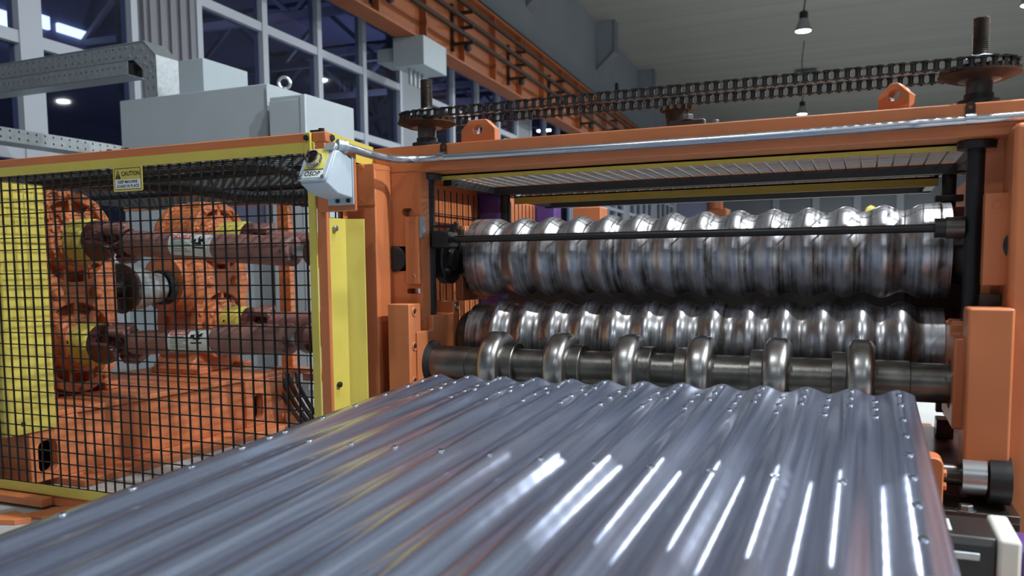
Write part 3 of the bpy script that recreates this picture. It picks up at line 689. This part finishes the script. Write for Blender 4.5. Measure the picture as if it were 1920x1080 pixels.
obj('hole_rims', hr, 'pipe', sh, kind='stuff'); obj('hole_discs', hd, 'void', sh, kind='stuff')
# ------------------------------------------------------------------ lower right: servo, bearing
sv = thing('servo_motor', 'black block-shaped motor with a pale grey end cap at the lower right corner', 'motor', (1.33, -.97, .25))
obj('body', MB().prism([(-.89, .29), (-1.03, .29), (-1.03, .375), (-1.02, .388), (-.90, .388), (-.89, .38)], 'x', 1.12, 1.340), 'motor', sv, bevel=.003)
obj('body_rib', MB().box(1.12, 1.315, -1.036, -1.03, .35, .363), 'galv', sv, bevel=.002)
obj('name_plate', MB().box(1.19, 1.275, -1.0, -.93, .388, .3895), 'white', sv)
obj('end_cap', MB().box(1.340, 1.374, -1.045, -.885, .26, .393), 'cap', sv, bevel=.006)
obj('connector', MB().box(1.374, 1.47, -1.035, -.92, .27, .375), 'purple', sv, bevel=.004)
obj('mounting_rail', MB().box(1.10, 1.60, -1.12, -.80, .16, .26), 'orange', sv, bevel=.004)
obj('foot', MB().box(1.52, 1.58, -1.10, -.82, 0, .16), 'orange', sv).name = 'foot'
obj('foot', MB().box(1.12, 1.18, -1.10, -.82, 0, .16), 'orange', sv)
pbk = thing('pillow_block', 'oily black bearing block with a steel ring under the right orange block', 'bearing', (1.36, -.40, .28))
obj('base', MB().box(1.28, 1.46, -.47, -.33, .262, .282), 'dark_steel', pbk, bevel=.003)
obj('bearing_ring', MB().lathe([(0, .03), (0, .046), (.05, .046), (.05, .03)], (1.345, -.40, .352), (1, 0, 0), 32, caps=False), 'silver', pbk)
obj('housing', MB().lathe([(0, .03), (.005, .056), (.05, .056), (.055, .02)], (1.395, -.40, .345), (1, 0, 0), 32), 'black', pbk)
obj('stub_shaft', MB().cyl((1.26, -.40, .352), (1.42, -.40, .352), .026, 24), 'dark_steel', pbk)
o = MB(); hexbolt(o, (1.352, -.455, .282), (0, 0, 1), .015, .014, .022); obj('bolt', o, 'bolt', pbk)
obj('pedestal', MB().box(1.30, 1.46, -.46, -.34, 0, .262), 'black', pbk)
cbk = thing('clevis_bracket', 'small orange lug with rounded top beside the right edge of the sheet', 'bracket', (1.29, -.5, .3))
obj('lug_plate', MB().prism([(1.235, .16), (1.298, .16), (1.298, .395)]+[(1.278+.02*math.cos(a), .395+.02*math.sin(a)) for a in [PI/2*k/5 for k in range(1, 6)]]+[(1.235, .415)], 'y', -.53, -.46), 'orange', cbk, bevel=.003)
o = MB()
for z in (.375, .345): hexbolt(o, (1.298, -.50, z), (1, 0, 0), .01, .008)
obj('bolts', o, 'orange', cbk); obj('foot_plate', MB().box(1.22, 1.32, -.56, -.43, 0, .16), 'orange', cbk)

# ================================================================== DRIVE CAGE
FY = -.533
cg = thing('cage_frame', 'orange tube frame of the guard cage round the gearboxes', 'frame', (-1.1, FY, 0))
def rail(n, a, m='orange', k=cg, bev=.003): return obj(n, MB().box(*a), m, k, bevel=bev)
rail('top_rail', (-3.2, -.342, FY, FY+.035, 1.225, 1.256)); rail('bottom_rail', (-3.2, -.342, FY, FY+.035, -.0+.004, .047))
rail('post', (-.380, -.345, FY, FY+.014, .047, 1.225)); rail('return_post', (-.40, -.380, -.40, -.372, .0, 1.205), 'orange')
sw = MB()
for k in range(4): sw.box(-.382, -.378, -.51+.035*k, -.507+.035*k, .95, 1.10)
for k in range(4): sw.box(-.386, -.382, -.515, -.40, .985+.022*k, .988+.022*k)
obj('side_wires', sw, 'wire', cg, kind='stuff')
rail('mount_plate', (-.365, -.236, -.544, -.534, 1.02, 1.19))
rail('post', (-2.005, -1.925, 1.30, 1.34, .0, 1.235)); rail('rear_rail', (-3.2, -.40, 1.30, 1.34, 1.235, 1.27)); rail('post', (-.46, -.42, 1.30, 1.34, 0, 1.235)); rail('post_foot', (-2.06, -1.75, 1.27, 1.36, .26, .29))
o = obj('top_plate', MB().prism([(-.52, 1.195), (-.52, 1.258), (-.27, 1.243), (-.27, 1.178)], 'x', -.352, -.346), 'yellow', cg)
obj('top_plate', MB().box(-.353, -.20, -.52, -.268, 1.14, 1.146), 'orange', cg) if 0 else None
for px, py in ((612, 243), (607, 246)): pass
o = MB(); o.box(-.40, -.372, FY+.005, FY+.03, 1.256, 1.263); o.lathe([(0, .009), (.012, .009)], (-.368, FY+.018, 1.256), (0, 0, 1), 10); obj('cap_screw', o, 'black', cg)
o = MB(); hexbolt(o, at(620, 259, Y=-.50), (1, -.4, 0), .011, .01); obj('bolt', o, 'rubber', cg)
o = MB(); hexbolt(o, (-1.23, FY+.018, 1.256), (0, 0, 1), .009, .006); hexbolt(o, (-1.15, FY+.018, 1.256), (0, 0, 1), .009, .006); obj('bolts', o, 'rust', cg)
# welded mesh panel with a yellow angle frame
fp = thing('mesh_panel', 'front black wire mesh panel in a yellow angle frame', 'guard panel', (-1.1, FY-.01, .6))
obj('top_angle', MB().box(-3.2, -.385, FY-.006, FY, 1.196, 1.227), 'yellow', fp); obj('bottom_angle', MB().box(-3.2, -.385, FY-.006, FY, .045, .078), 'yellow', fp)
obj('side_angle', MB().box(-.406, -.380, FY-.006, FY, .047, 1.225), 'yellow', fp)
cl = obj('clip', MB().box(-.409, -.386, FY-.014, FY-.006, 1.180, 1.254), 'yellow', fp, bevel=.002)
obj('bolt', MB().lathe([(0, .0085), (.006, .0085)], (-.398, FY-.014, 1.238), (0, -1, 0), 12), 'rubber', cl)
m = MB(); p = .0445; d = .0023; k = 0; x = -.42
while x > -3.2: m.box(x-d, x+d, FY-.001, FY+.004, .06, 1.21); x -= p
z = 1.19
while z > .07: m.box(-3.2, -.392, FY+.004, FY+.008, z-.0019, z+.0019); z -= .0428
obj('wire_mesh', m, 'wire', fp, smooth=False, kind='stuff')
# mesh roof of the cage
rp_ = thing('roof_mesh', 'dark wire mesh roof panel of the gearbox cage', 'guard panel', (-1.2, .3, 1.21))
m = MB(); x = -.42; k = 0
while x > -3.0: m.box(x-d, x+d, FY+.04, 1.30, 1.238, 1.242); x -= p
y = FY+.05
while y < 1.30: m.box(-3.0, -.40, y-d, y+d, 1.242, 1.246); y += p
obj('wire_mesh', m, 'wire', rp_, smooth=False, kind='stuff')
for y in (-.02, .5): obj('support_bar', MB().box(-3.0, -.40, y, y+.03, 1.215, 1.238), 'black', rp_)
# caution sign on the panel
sg = thing('caution_sign', 'yellow caution sign hanging on the black mesh panel', 'sign', (-1.123, FY-.008, 1.16))
sx, sz = -1.1235, 1.157; W2, H2 = .065, .041
SM = Matrix.Translation((sx, FY-.0095, sz)) @ Matrix.Rotation(PI/2, 4, 'X')
def sp(*pts): return pts
obj('plate', MB().prism(rrect(-W2, W2, -H2, H2, .006), 'z', -.002, 0).xf(SM), 'yellow', sg)
obj('border', MB().prism(rrect(-W2+.006, W2-.006, -H2+.006, H2-.006, .004), 'z', 0, .0003, [rrect(-W2+.008, W2-.008, -H2+.008, H2-.008, .003)]).xf(SM), 'ink', sg)
obj('white_panel', MB().box(-W2+.008, W2-.008, -H2+.008, -.002, 0, .0004).xf(SM), 'white', sg)
tri = obj('warning_triangle', MB().prism([(-.054, .001), (-.031, .001), (-.0425, .029)], 'z', 0, .0005).xf(SM), 'ink', sg)
obj('exclamation_mark', MB().prism([(-.0437, .021), (-.0413, .021), (-.0419, .009), (-.0431, .009)], 'z', .0005, .0009).box(-.0433, -.0417, .004, .0068, .0005, .0009).xf(SM), 'lime', tri)
text_obj('caution_text', 'CAUTION', .020, 'ink', SM @ Matrix.Translation((.014, .016, .0006)), sg, .0004, .92, kind='stuff')
text_obj('keep_text', 'KEEP MACHINE', .0135, 'ink', SM @ Matrix.Translation((.0, -.0105, .0008)), sg, .0003, .95, kind='stuff')
text_obj('guard_text', 'GUARD IN PLACE', .0135, 'ink', SM @ Matrix.Translation((.0, -.0245, .0008)), sg, .0003, .92, kind='stuff')
# folded yellow corner guard
yg = thing('corner_guard', 'tall folded yellow sheet guard between the cage post and the orange column', 'guard', (-.34, -.45, 0))
A, B_, C_ = (-.362, -.505), (-.352, -.428), (-.300, -.402)
t_ = .003
gd = obj('folded_sheet', MB().prism([A, B_, C_, (C_[0]-.001, C_[1]-t_), (B_[0]+.0028, B_[1]-.0035), (A[0]+t_, A[1])], 'z', .03, 1.006), 'yellow', yg)
def gb2(z):
    o = MB(); o.lathe([(0, .009), (.006, .009), (.008, .005)], (-.353, -.482, z), (1, -.15, 0), 12); return o
obj('bolt', gb2(.975), 'bolt', yg); obj('bolt', gb2(.50), 'rubber', yg)
# pale mesh seen through the gap above the guard
# ------------------------------------------------------------------ gearbox stand
gs = thing('gearbox_stand', 'long orange welded base under the two gearboxes, with dark oval holes', 'base', (-2.1, .3, 0))
XS = -1.86
g1, g2 = rrect(-.385, -.300, .06, .19, .03), rrect(.865, .935, .06, .20, .03)
obj('side_plate', MB().prism([(-.42, .03), (1.10, .03), (1.10, .275), (-.42, .275)], 'x', XS-.03, XS, [g1, g2]), 'orange_cast', gs, bevel=.004)
obj('end_plate', MB().box(-2.6, XS-.03, -.42, -.39, .03, .275), 'orange_cast', gs, bevel=.003); obj('end_plate', MB().box(-2.6, XS-.03, 1.07, 1.10, .03, .275), 'orange_cast', gs)
obj('top_plate', MB().box(-2.7, XS+.012, -.43, 1.11, .275, .298), 'orange_cast', gs, bevel=.003)
obj('floor_flange', MB().box(-2.7, -1.70, -.30, 1.20, 0, .03), 'orange_cast', gs, bevel=.003)
obj('back_plate', MB().box(-2.6, -2.57, -.42, 1.10, .03, .275), 'orange_cast', gs)
obj('end_pad', MB().prism([(-.42, .03), (-.13, .03), (-.20, .275), (-.42, .275)], 'x', XS, XS+.02, [g1]), 'orange_cast', gs, bevel=.004)
obj('end_pad', MB().prism([(.80, .03), (1.10, .03), (1.10, .275), (.80, .275)], 'x', XS, XS+.02, [g2]), 'orange_cast', gs, bevel=.004)
hb2 = MB(); hexbolt(hb2, (-1.78, -.20, .03), (0, 0, 1), .02, .03, .028); obj('anchor_bolt', hb2, 'orange_cast', gs)
hb2 = MB(); hexbolt(hb2, (-1.76, 1.0, .03), (0, 0, 1), .02, .05, .03); obj('anchor_bolt', hb2, 'orange_cast', gs)
obj('cable_arm', MB().box(-1.75, -.9, 1.16, 1.22, .24, .28), 'maroon', gs) 
# ------------------------------------------------------------------ gearboxes
def fig8(yc, zs, R, n=14):
    h = (zs[0]-zs[1])/2; a0 = math.asin(min(.95, h*.22/R)); up = [(yc+R*math.cos(-a0+(PI+2*a0)*k/n), zs[0]+R*math.sin(-a0+(PI+2*a0)*k/n)) for k in range(n+1)]
    lo = [(yc+R*math.cos(PI-a0+(PI+2*a0)*k/n), zs[1]+R*math.sin(PI-a0+(PI+2*a0)*k/n)) for k in range(n+1)]
    return up+lo
def gearbox(yc, zs, R, label):
    g = thing('gearbox', label, 'gearbox', (-2.3, yc, .298)); xf = -2.12; m = 'orange_cast'
    obj('housing', MB().prism(fig8(yc, zs, R-.02), 'x', xf-.34, xf-.075), m, g, bevel=.012)
    obj('face_flange', MB().prism(fig8(yc, zs, R), 'x', xf-.075, xf-.03, [circ(yc, zs[0], R-.042, 30), circ(yc, zs[1], R-.042, 30)]), m, g, bevel=.004)
    obj('back_flange', MB().prism(fig8(yc, zs, R), 'x', xf-.30, xf-.26), m, g, bevel=.004)
    obj('pedestal', MB().prism([(yc-.20, .298), (yc+.20, .298), (yc+.20, .34), (yc+.13, .42), (yc-.13, .42), (yc-.20, .34)], 'x', xf-.36, xf-.085), m, g, bevel=.008)
    for yy in (yc-.17, yc+.17): obj('foot', MB().box(xf-.36, xf-.02, yy-.045, yy+.045, .298, .335), m, g, bevel=.008)
    for zc in zs:
        c = obj('bearing_cap', MB().lathe([(0, .135), (.045, .135), (.06, .128), (.065, .114), (.085, .11), (.09, .10)], (xf-.075, yc, zc), (1, 0, 0), 40), m, g)
        for k in range(8):
            a = PI/8+k*PI/4; obj('bolt', MB().lathe([(0, .012), (.012, .012), (.014, .008)], (xf-.018, yc+.120*math.cos(a), zc+.120*math.sin(a)), (1, 0, 0), 6), m, c)
        for k in range(9):
            a = PI*2*k/9+.2; ca, sa = math.cos(a), math.sin(a)
            obj('rib', MB().bar((xf-.052, yc+ca*.12, zc+sa*.12), (xf-.052, yc+ca*(R-.03), zc+sa*(R-.03)), .02, .045) if abs(sa) < .9 else MB().box(xf-.075, xf-.03, yc+ca*.15-.011, yc+ca*.15+.011, min(zc+sa*.12, zc+sa*(R-.03)), max(zc+sa*.12, zc+sa*(R-.03))), m, g, bevel=.003)
        for k in range(10):
            a = PI*2*k/10+.35; yy, zz = yc+(R-.02)*math.cos(a), zc+(R-.02)*math.sin(a)
            if (zz-sum(zs)/2)*(zc-sum(zs)/2) > .03: obj('flange_bolt', MB().lathe([(0, .012), (.012, .012), (.014, .008)], (xf-.03, yy, zz), (1, 0, 0), 6), m, g)
    zm = sum(zs)/2
    for sg_ in (-1, 1): obj('side_lug', MB().lathe([(0, .03), (.05, .03), (.06, .02)], (xf-.07, yc+sg_*.10, zm), (1, 0, 0), 16), m, g)
    obj('lifting_boss', MB().prism([(yc-.06, zs[0]+R-.03), (yc+.06, zs[0]+R-.03), (yc+.04, zs[0]+R+.004), (yc-.04, zs[0]+R+.004)], 'x', xf-.22, xf-.12), m, g, bevel=.006)
    return g
gearbox(.075, (.99, .532), .225, 'front orange cast gearbox on the stand, nearest the yellow panel')
g2_ = gearbox(1.0, (1.025, .572), .205, 'rear orange cast gearbox behind the drive shafts, further from the yellow panel')
# side flange of the rear gearbox where the line shaft enters
obj('side_flange', MB().lathe([(0, .19), (.05, .185), (.07, .15), (.12, .145), (.12, .07)], (-2.30, .84, .79), (0, -1, 0), 40), 'orange_cast', g2_)
obj('side_boss', MB().lathe([(0, .10), (.10, .095), (.13, .06)], (-2.28, 1.16, .79), (0, 1, 0), 24), 'orange_cast', g2_)
lc = thing('line_coupling', 'grey steel jaw coupling between the two orange gearboxes', 'coupling', (-2.26, .48, .77))
obj('hub', MB().lathe([(0, .04), (0, .075), (.06, .085), (.13, .108), (.20, .112), (.215, .09)], (-2.26, .65, .77), (0, -1, 0), 40), 'galv', lc)
obj('jaw_ring', MB().lathe([(0, .118), (.02, .124), (.028, .11)], (-2.26, .435, .77), (0, -1, 0), 24), 'dark_steel', lc)
obj('shaft', MB().cyl((-2.26, .28, .77), (-2.26, .70, .77), .045, 20), 'dark_steel', lc)
obj('seal', MB().lathe([(0, .09), (.04, .09)], (-2.26, .70, .77), (0, -1, 0), 28), 'rubber', lc)

# ------------------------------------------------------------------ cardan drive shafts
def cardan(p0, p1, label, decal, xs, hub_r=.098, tr=.052, sr=.056):
    """xs: x of hub start, hub end, joint end, sleeve start, sleeve end, spline end"""
    p0, p1 = Vector(p0), Vector(p1); d = (p1-p0).normalized()
    def q(x): return p0+d*((x-p0.x)/d.x)
    t = thing('drive_shaft', label, 'drive shaft', p0, 'cardan drive shafts in the cage')
    hb = obj('hub', MB().lathe([(xs[0]-.03, hub_r*.9), (xs[0]-.0, hub_r), (xs[1]-.03, hub_r), (xs[1]-.01, hub_r*.97), (xs[1], hub_r*.9)], (0, p0.y, p0.z), (1, 0, 0), 36), 'lime', t)
    for k in range(5):
        a = k*1.2566+.5; obj('grub_hole', MB().cyl((xs[0]+.08, p0.y+(hub_r-.004)*math.cos(a), p0.z+(hub_r-.004)*math.sin(a)), (xs[0]+.08, p0.y+(hub_r+.001)*math.cos(a), p0.z+(hub_r+.001)*math.sin(a)), .007, 8), 'ink', hb)
    j = q((xs[1]+xs[2])/2+.01)
    L = (xs[2]-xs[1])
    y1 = obj('yoke', MB().lathe([(0, hub_r*.92), (.025, hub_r*.9), (.03, .05), (.07, .045)], (xs[1], p0.y, p0.z), (1, 0, 0), 32), 'maroon_dark', t)
    for s in (-1, 1):
        obj('fork', MB().prism([(xs[1]+.02, -.045), (j.x-.01, -.04), (j.x+.03, -.02), (j.x+.03, .02), (j.x-.01, .04), (xs[1]+.02, .045)], 'y', s*.058, s*.088).xf(Matrix.Translation((0, j.y, j.z))@Matrix.Rotation(.5, 4, 'X')), 'maroon_dark', y1, bevel=.006)
    y2 = obj('yoke', MB().lathe([(0, .035), (.02, .05), (.06, tr)], q(xs[2]-.04), d, 28), 'maroon', t)
    for s in (-1, 1):
        obj('fork', MB().prism([(xs[2]-.01, -.04), (j.x, -.038), (j.x-.035, -.018), (j.x-.035, .018), (j.x, .038), (xs[2]-.01, .04)], 'z', s*.055, s*.085).xf(Matrix.Translation((0, j.y, j.z))@Matrix.Rotation(.5, 4, 'X')), 'maroon', y2, bevel=.006)
    obj('cross', MB().cyl((j.x, j.y-.075, j.z), (j.x, j.y+.075, j.z), .026, 16).cyl((j.x, j.y, j.z-.075), (j.x, j.y, j.z+.075), .026, 16).xf(Matrix.Translation(j)@Matrix.Rotation(.5, 4, 'X')@Matrix.Translation(-j)), 'maroon_dark', t)
    tb = obj('tube', MB().cyl(q(xs[2]), q(xs[3]+.02), tr, 32), 'maroon', t)
    sl = obj('sleeve', MB().lathe([(0, sr-.003), (.004, sr), ((q(xs[4])-q(xs[3])).length-.01, sr), ((q(xs[4])-q(xs[3])).length, sr-.008)], q(xs[3]), d, 32), 'maroon', t)
    obj('spline', MB().cyl(q(xs[4]), q(xs[5]), .027, 20), 'silver', t)
    obj('grease_nipple', MB().cyl(q(xs[4]-.03)+Vector((.0, -sr, 0)), q(xs[4]-.03)+Vector((0, -sr-.01, 0)), .006, 8), 'bolt', sl)
    fl = obj('end_flange', MB().lathe([(0, .05), (.02, .058), (.05, .058), (.06, .035), (p1.x-xs[5]-.0, .035)], q(xs[5]), d, 28), 'maroon_dark', t)
    if decal:
        X0, X1 = decal; r = tr+.0008
        e1 = d; ea = Vector((0, -1, 0)); eb = e1.cross(ea)*-1
        eb = Vector((0, 0, 1))
        c0 = q(X0)
        def wrap(u, v, k=0): a = .35+v/r; return c0+e1*u+(ea*math.cos(a)+eb*math.sin(a))*(r+k)
        ln = (q(X1)-q(X0)).length
        def patch(u0, u1, v0, v1, k, m, nm, par):
            mb = MB(); nv = 10
            vs = [[mb.bm.verts.new(wrap(u, v0+(v1-v0)*i/nv, k)) for i in range(nv+1)] for u in (u0, u1)]
            ws = [[mb.bm.verts.new(wrap(u, v0+(v1-v0)*i/nv, k-.0006)) for i in range(nv+1)] for u in (u0, u1)]
            for i in range(nv):
                mb.bm.faces.new((vs[0][i], vs[1][i], vs[1][i+1], vs[0][i+1])); mb.bm.faces.new((ws[0][i+1], ws[1][i+1], ws[1][i], ws[0][i]))
            for a_, b2 in ((0, 0), (1, 1)):
                for i in range(nv): mb.bm.faces.new((vs[a_][i], vs[a_][i+1], ws[a_][i+1], ws[a_][i]))
            return obj(nm, mb, m, par)
        lb = patch(0, ln, -.062, .042, 0, 'white', 'label', tb)
        patch(ln*.05, ln*.50, .012, .034, .0008, 'red_ink', 'red_band', lb)
        text_obj('danger_text', 'DANGER', .022, 'pale_ink', None, lb, .0004, 1., fn=lambda x, y: wrap(ln*.28+x, .023+y, .0014), kind='stuff')
        gl = MB()
        for i in range(6):
            v = .004-i*.009
            patch(ln*.08, ln*(.40+.06*((i*7) % 3)), v, v+.003, .0006, 'grey_ink', 'text_line', lb)
        # black pictogram: a figure caught on a bar
        for (u0, u1, v0, v1) in ((.56, .66, -.004, .012), (.64, .80, -.010, -.002), (.72, .78, -.010, .014), (.70, .73, .010, .028), (.78, .83, .002, .018), (.58, .84, -.026, -.020)):
            patch(ln*u0, ln*u1, v0, v1, .0007, 'ink', 'pictogram', lb)
    return t
hx = (-2.185, -1.997, -1.775, -1.293, -.909, -.834)
cardan((-2.05, .075, .990), (-.42, .03, .895), 'upper front drive shaft with yellow hub, maroon tube and white label', (-1.52, -1.293), hx, tr=.055, sr=.058)
cardan((-2.05, .075, .532), (-.42, .0, .612), 'lower front drive shaft with yellow hub and red DANGER label', (-1.546, -1.31), (-2.182, -1.998, -1.774, -1.30, -.925, -.870), tr=.052, sr=.062)
cardan((-2.05, 1.0, 1.03), (-.42, .93, .92), 'upper rear drive shaft, half hidden behind the upper front one', None, (-2.13, -1.945, -1.76, -1.293, -.909, -.834), .09)
cardan((-2.05, 1.0, .572), (-.42, .90, .62), 'lower rear drive shaft, half hidden behind the lower front one', None, (-2.15, -1.967, -1.77, -1.293, -.909, -.834), .09)

# yellow cover panel at the left
yp = thing('yellow_cover', 'flat yellow sheet cover behind the mesh at the left edge', 'cover', (-1.85, -.45, .25))
obj('panel', MB().prism([(-.522, .235), (-.31, .235), (-.31, 1.19), (-.522, 1.19)], 'x', -1.836, -1.830), 'yellow', yp)
obj('panel_return', MB().box(-2.6, -1.836, -.522, -.517, .235, 1.19), 'yellow', yp)
obj('bolt', MB().lathe([(0, .008), (.006, .008)], (-1.830, -.45, .275), (1, 0, 0), 10), 'rubber', yp)
# twisted hoses under the cage roof
def hose(pts, r, label, amp=.12, nseg=140):
    P_ = []
    n = len(pts)-1
    for k in range(nseg+1):
        s = k/nseg*n; i = min(int(s), n-1); f = s-i
        p0, p1, p2, p3 = [Vector(pts[max(0, min(n, i+j))]) for j in (-1, 0, 1, 2)]
        P_.append(.5*((2*p1)+(-p0+p2)*f+(2*p0-5*p1+4*p2-p3)*f*f+(-p0+3*p1-3*p2+p3)*f**3))
    o = obj('hose', MB().tube(P_, r, 12, lambda i: r*(1+amp*(1 if i % 3 == 0 else -.3))), 'rubber')
    return tag(o, label, 'hose', 'hoses sagging under the cage roof')
hose([at(60, 338, Y=.1), at(200, 347, Y=.1), at(330, 352, Y=.1), at(450, 368, Y=.1), at(520, 371, Y=.1), at(600, 368, Y=.1)], .022, 'lowest ribbed black hose sagging under the cage roof')
hose([at(60, 330, Y=.3), at(180, 338, Y=.3), at(300, 344, Y=.3), at(420, 362, Y=.3), at(600, 382, Y=.3)], .02, 'middle ribbed black hose under the cage roof')
hose([at(60, 345, Y=-.1), at(250, 325, Y=-.1), at(420, 312, Y=-.1), at(520, 318, Y=-.1), at(600, 345, Y=-.1)], .016, 'upper thin black hose just under the cage roof')
# black cables dropping to the floor
def cable(i, pts):
    o = obj('cable', MB().tube([at(*p[:2], Y=p[2]) for p in pts], .013, 8), 'rubber')
    return tag(o, ['leftmost black cable drooping to the floor beside the stand', 'second black cable drooping to the floor beside the stand', 'third black cable drooping to the floor beside the stand', 'rightmost black cable drooping to the floor beside the stand'][i], 'cable', 'black cables at the cage corner')
for i in range(4):
    x = 517+i*13
    cable(i, [(x, 705-i*2, 1.2), (x+4, 722, 1.18), (x+14, 742, 1.1), (x+28, 765, 1.0), (x+45, 788, .9), (x+62, 800, .8), (x+90, 806, .7)])

# ------------------------------------------------------------------ electrical cabinets and trays
c1 = thing('electrical_cabinet', 'long grey electrical cabinet behind the cage, under the cable duct', 'cabinet', (-3.3, 2.3, 0))
obj('body', MB().box(-3.965, -2.612, 2.0, 2.7, 0, 2.11), 'cabinet', c1, bevel=.006)
obj('window', MB().box(-2.98, -2.66, 1.985, 2.0, 1.02, 1.36), 'dark_panel', c1, bevel=.004)
obj('door_seam', MB().box(-2.625, -2.612, 1.994, 2.0, .1, 2.08), 'galv', c1)
eb = obj('lifting_eye', MB().torus((-2.72, 2.32, 2.185), (.6, -1, 0), .04, .012, 24, 8).cyl((-2.72, 2.32, 2.11), (-2.72, 2.32, 2.15), .02, 12), 'silver', c1)
c2 = thing('electrical_cabinet', 'narrow grey cabinet with recessed door beside the cage corner', 'cabinet', (-2.4, 2.2, 0))
obj('body', MB().box(-2.555, -2.262, 1.95, 2.50, 0, 2.0), 'cabinet', c2, bevel=.006)
obj('door', MB().box(-2.55, -2.30, 1.935, 1.95, .1, 1.97), 'cabinet', c2, bevel=.004)
obj('light_edge', MB().box(-2.30, -2.255, 1.93, 1.95, .05, 1.995), 'box_grey', c2, bevel=.006)
c3 = thing('control_box', 'small grey box standing on top of the long cabinet', 'box', (-3.4, 2.35, 2.11))
obj('casing', MB().box(-3.53, -3.30, 2.15, 2.62, 2.11, 2.385), 'cabinet', c3, bevel=.005)
tr = thing('cable_duct', 'perforated galvanised cable duct bent down onto the long grey cabinet', 'cable tray', (-4.2, 2.4, 2.5))
obj('dark_backing', MB().prism([(-5.9, 2.495), (-4.12, 2.495), (-4.02, 2.40), (-4.02, 2.13), (-3.91, 2.13), (-3.91, 2.49), (-4.03, 2.60), (-5.9, 2.60)], 'y', 2.32, 2.5), 'void', tr); obj('dark_backing', MB().box(-5.9, -4.15, 2.27, 2.40, 2.375, 2.465), 'void', tr)  # black backing added so the perforations look dark
hs = []
def holes_row(x0, x1, z, p, w=.012, h=.016):
    out = []; x = x0
    while x < x1: out.append([(x, z-h/2), (x+w, z-h/2), (x+w, z+h/2), (x, z+h/2)]); x += p
    return out
obj('side_web', MB().prism([(-5.9, 2.49), (-4.13, 2.49), (-4.03, 2.40), (-4.03, 2.13), (-3.90, 2.13), (-3.90, 2.50), (-4.02, 2.615), (-5.9, 2.605)], 'y', 2.3, 2.305, holes_row(-5.85, -4.2, 2.585, .075)+holes_row(-5.85, -4.2, 2.525, .075)+[[(x, z), (x+.012, z), (x+.012, z+.02), (x, z+.02)] for x in (-4.0, -3.945) for z in (2.17, 2.25, 2.33, 2.41)]), 'galv', tr, smooth=False)
obj('lower_channel', MB().prism([(-5.9, 2.37), (-4.14, 2.37), (-4.14, 2.47), (-5.9, 2.47)], 'y', 2.25, 2.255, holes_row(-5.85, -4.18, 2.43, .06)).box(-5.9, -4.14, 2.255, 2.42, 2.365, 2.372), 'galv', tr, smooth=False)
obj('top_cover', MB().prism([(-5.9, 2.605), (-4.02, 2.615), (-3.90, 2.50), (-3.90, 2.13), (-3.893, 2.13), (-3.893, 2.504), (-4.018, 2.624), (-5.9, 2.614)], 'y', 2.295, 2.52), 'galv', tr, bevel=.003)
for k in range(9):
    o = MB(); o.lathe([(0, .010), (.008, .008)], ((-4.20, -4.12, -4.03, -4.17, -4.09, -3.99, -4.02, -3.94, -3.96)[k], 2.3, (2.59, 2.585, 2.56, 2.52, 2.51, 2.50, 2.45, 2.46, 2.38)[k]), (0, -1, 0), 8); obj('bolt', o, 'silver', tr)
t2 = thing('cable_tray', 'lower perforated cable tray running away behind the long cabinet', 'cable tray', (-4.6, 2.0, 1.85))
obj('side_web', MB().prism([(.2, 1.80), (3.4, 1.80), (3.4, 1.90), (.2, 1.90)], 'x', -4.6, -4.595, holes_row(.25, 3.3, 1.88, .07)+holes_row(.25, 3.3, 1.83, .07)), 'galv', t2, smooth=False)
obj('dark_backing', MB().box(-4.78, -4.61, .2, 3.4, 1.81, 1.895), 'void', t2)  # black filler added behind the perforations in place of shade
obj('tray_floor', MB().box(-4.8, -4.6, .2, 3.4, 1.80, 1.806), 'galv', t2)
obj('support_leg', MB().box(-4.75, -4.70, .9, .95, 0, 1.80), 'galv', t2); obj('support_leg', MB().box(-4.75, -4.70, 3.2, 3.25, 0, 1.80), 'galv', t2)
# ------------------------------------------------------------------ feet and clutter at the lower left
ft = thing('machine_foot', 'orange foot plate on the concrete floor below the cage corner', 'foot', (-1.52, -.6, 0))
obj('plate', MB().prism([(-1.57, -.68), (-1.47, -.66), (-1.40, -.52), (-1.50, -.50)], 'z', 0, .012), 'orange', ft, bevel=.002); obj('bar', MB().box(-3.0, -1.565, -.59, -.545, .012, .042), 'orange', ft, bevel=.003)
ft = thing('machine_foot', 'orange wedge-shaped plate on the floor at the left edge', 'foot', (-1.5, -.74, 0))
obj('plate', MB().prism([(-1.62, -.78), (-1.50, -.74), (-1.47, -.70), (-1.60, -.66)], 'z', 0, .02), 'orange', ft, bevel=.002)
# far machine and beacon seen under the guards
c = at(1345, 386, Y=30)
t = thing('far_machine', 'far orange machine blurred beyond the upper roller', 'machine', (c.x, 30, 0))
obj('cabinet', MB().box(c.x-.35, c.x+.35, 30, 31, 0, c.z-.1), 'orange_crane', t, bevel=.05); obj('motor', MB().cyl((c.x-.1, 30.2, c.z-.1), (c.x-.1, 30.2, c.z+.35), .28, 16), 'orange_crane', t)
obj('dark_hood', MB().box(c.x-1.6, c.x-.4, 30.2, 31, 0, c.z+.4), 'dark_panel', t, bevel=.05)
c = at(1633, 393, Y=20)
t = thing('warning_beacon', 'small far yellow beacon just above the right part of the upper roller', 'beacon', (c.x, 20, 0))
obj('dome', MB().lathe([(0, .13), (.1, .13), (.17, .1), (.22, .02)], (c.x, 20, c.z-.12), (0, 0, 1), 16), 'yellow', t); obj('post', MB().cyl((c.x, 20, 0), (c.x, 20, c.z-.12), .05, 12), 'galv', t)
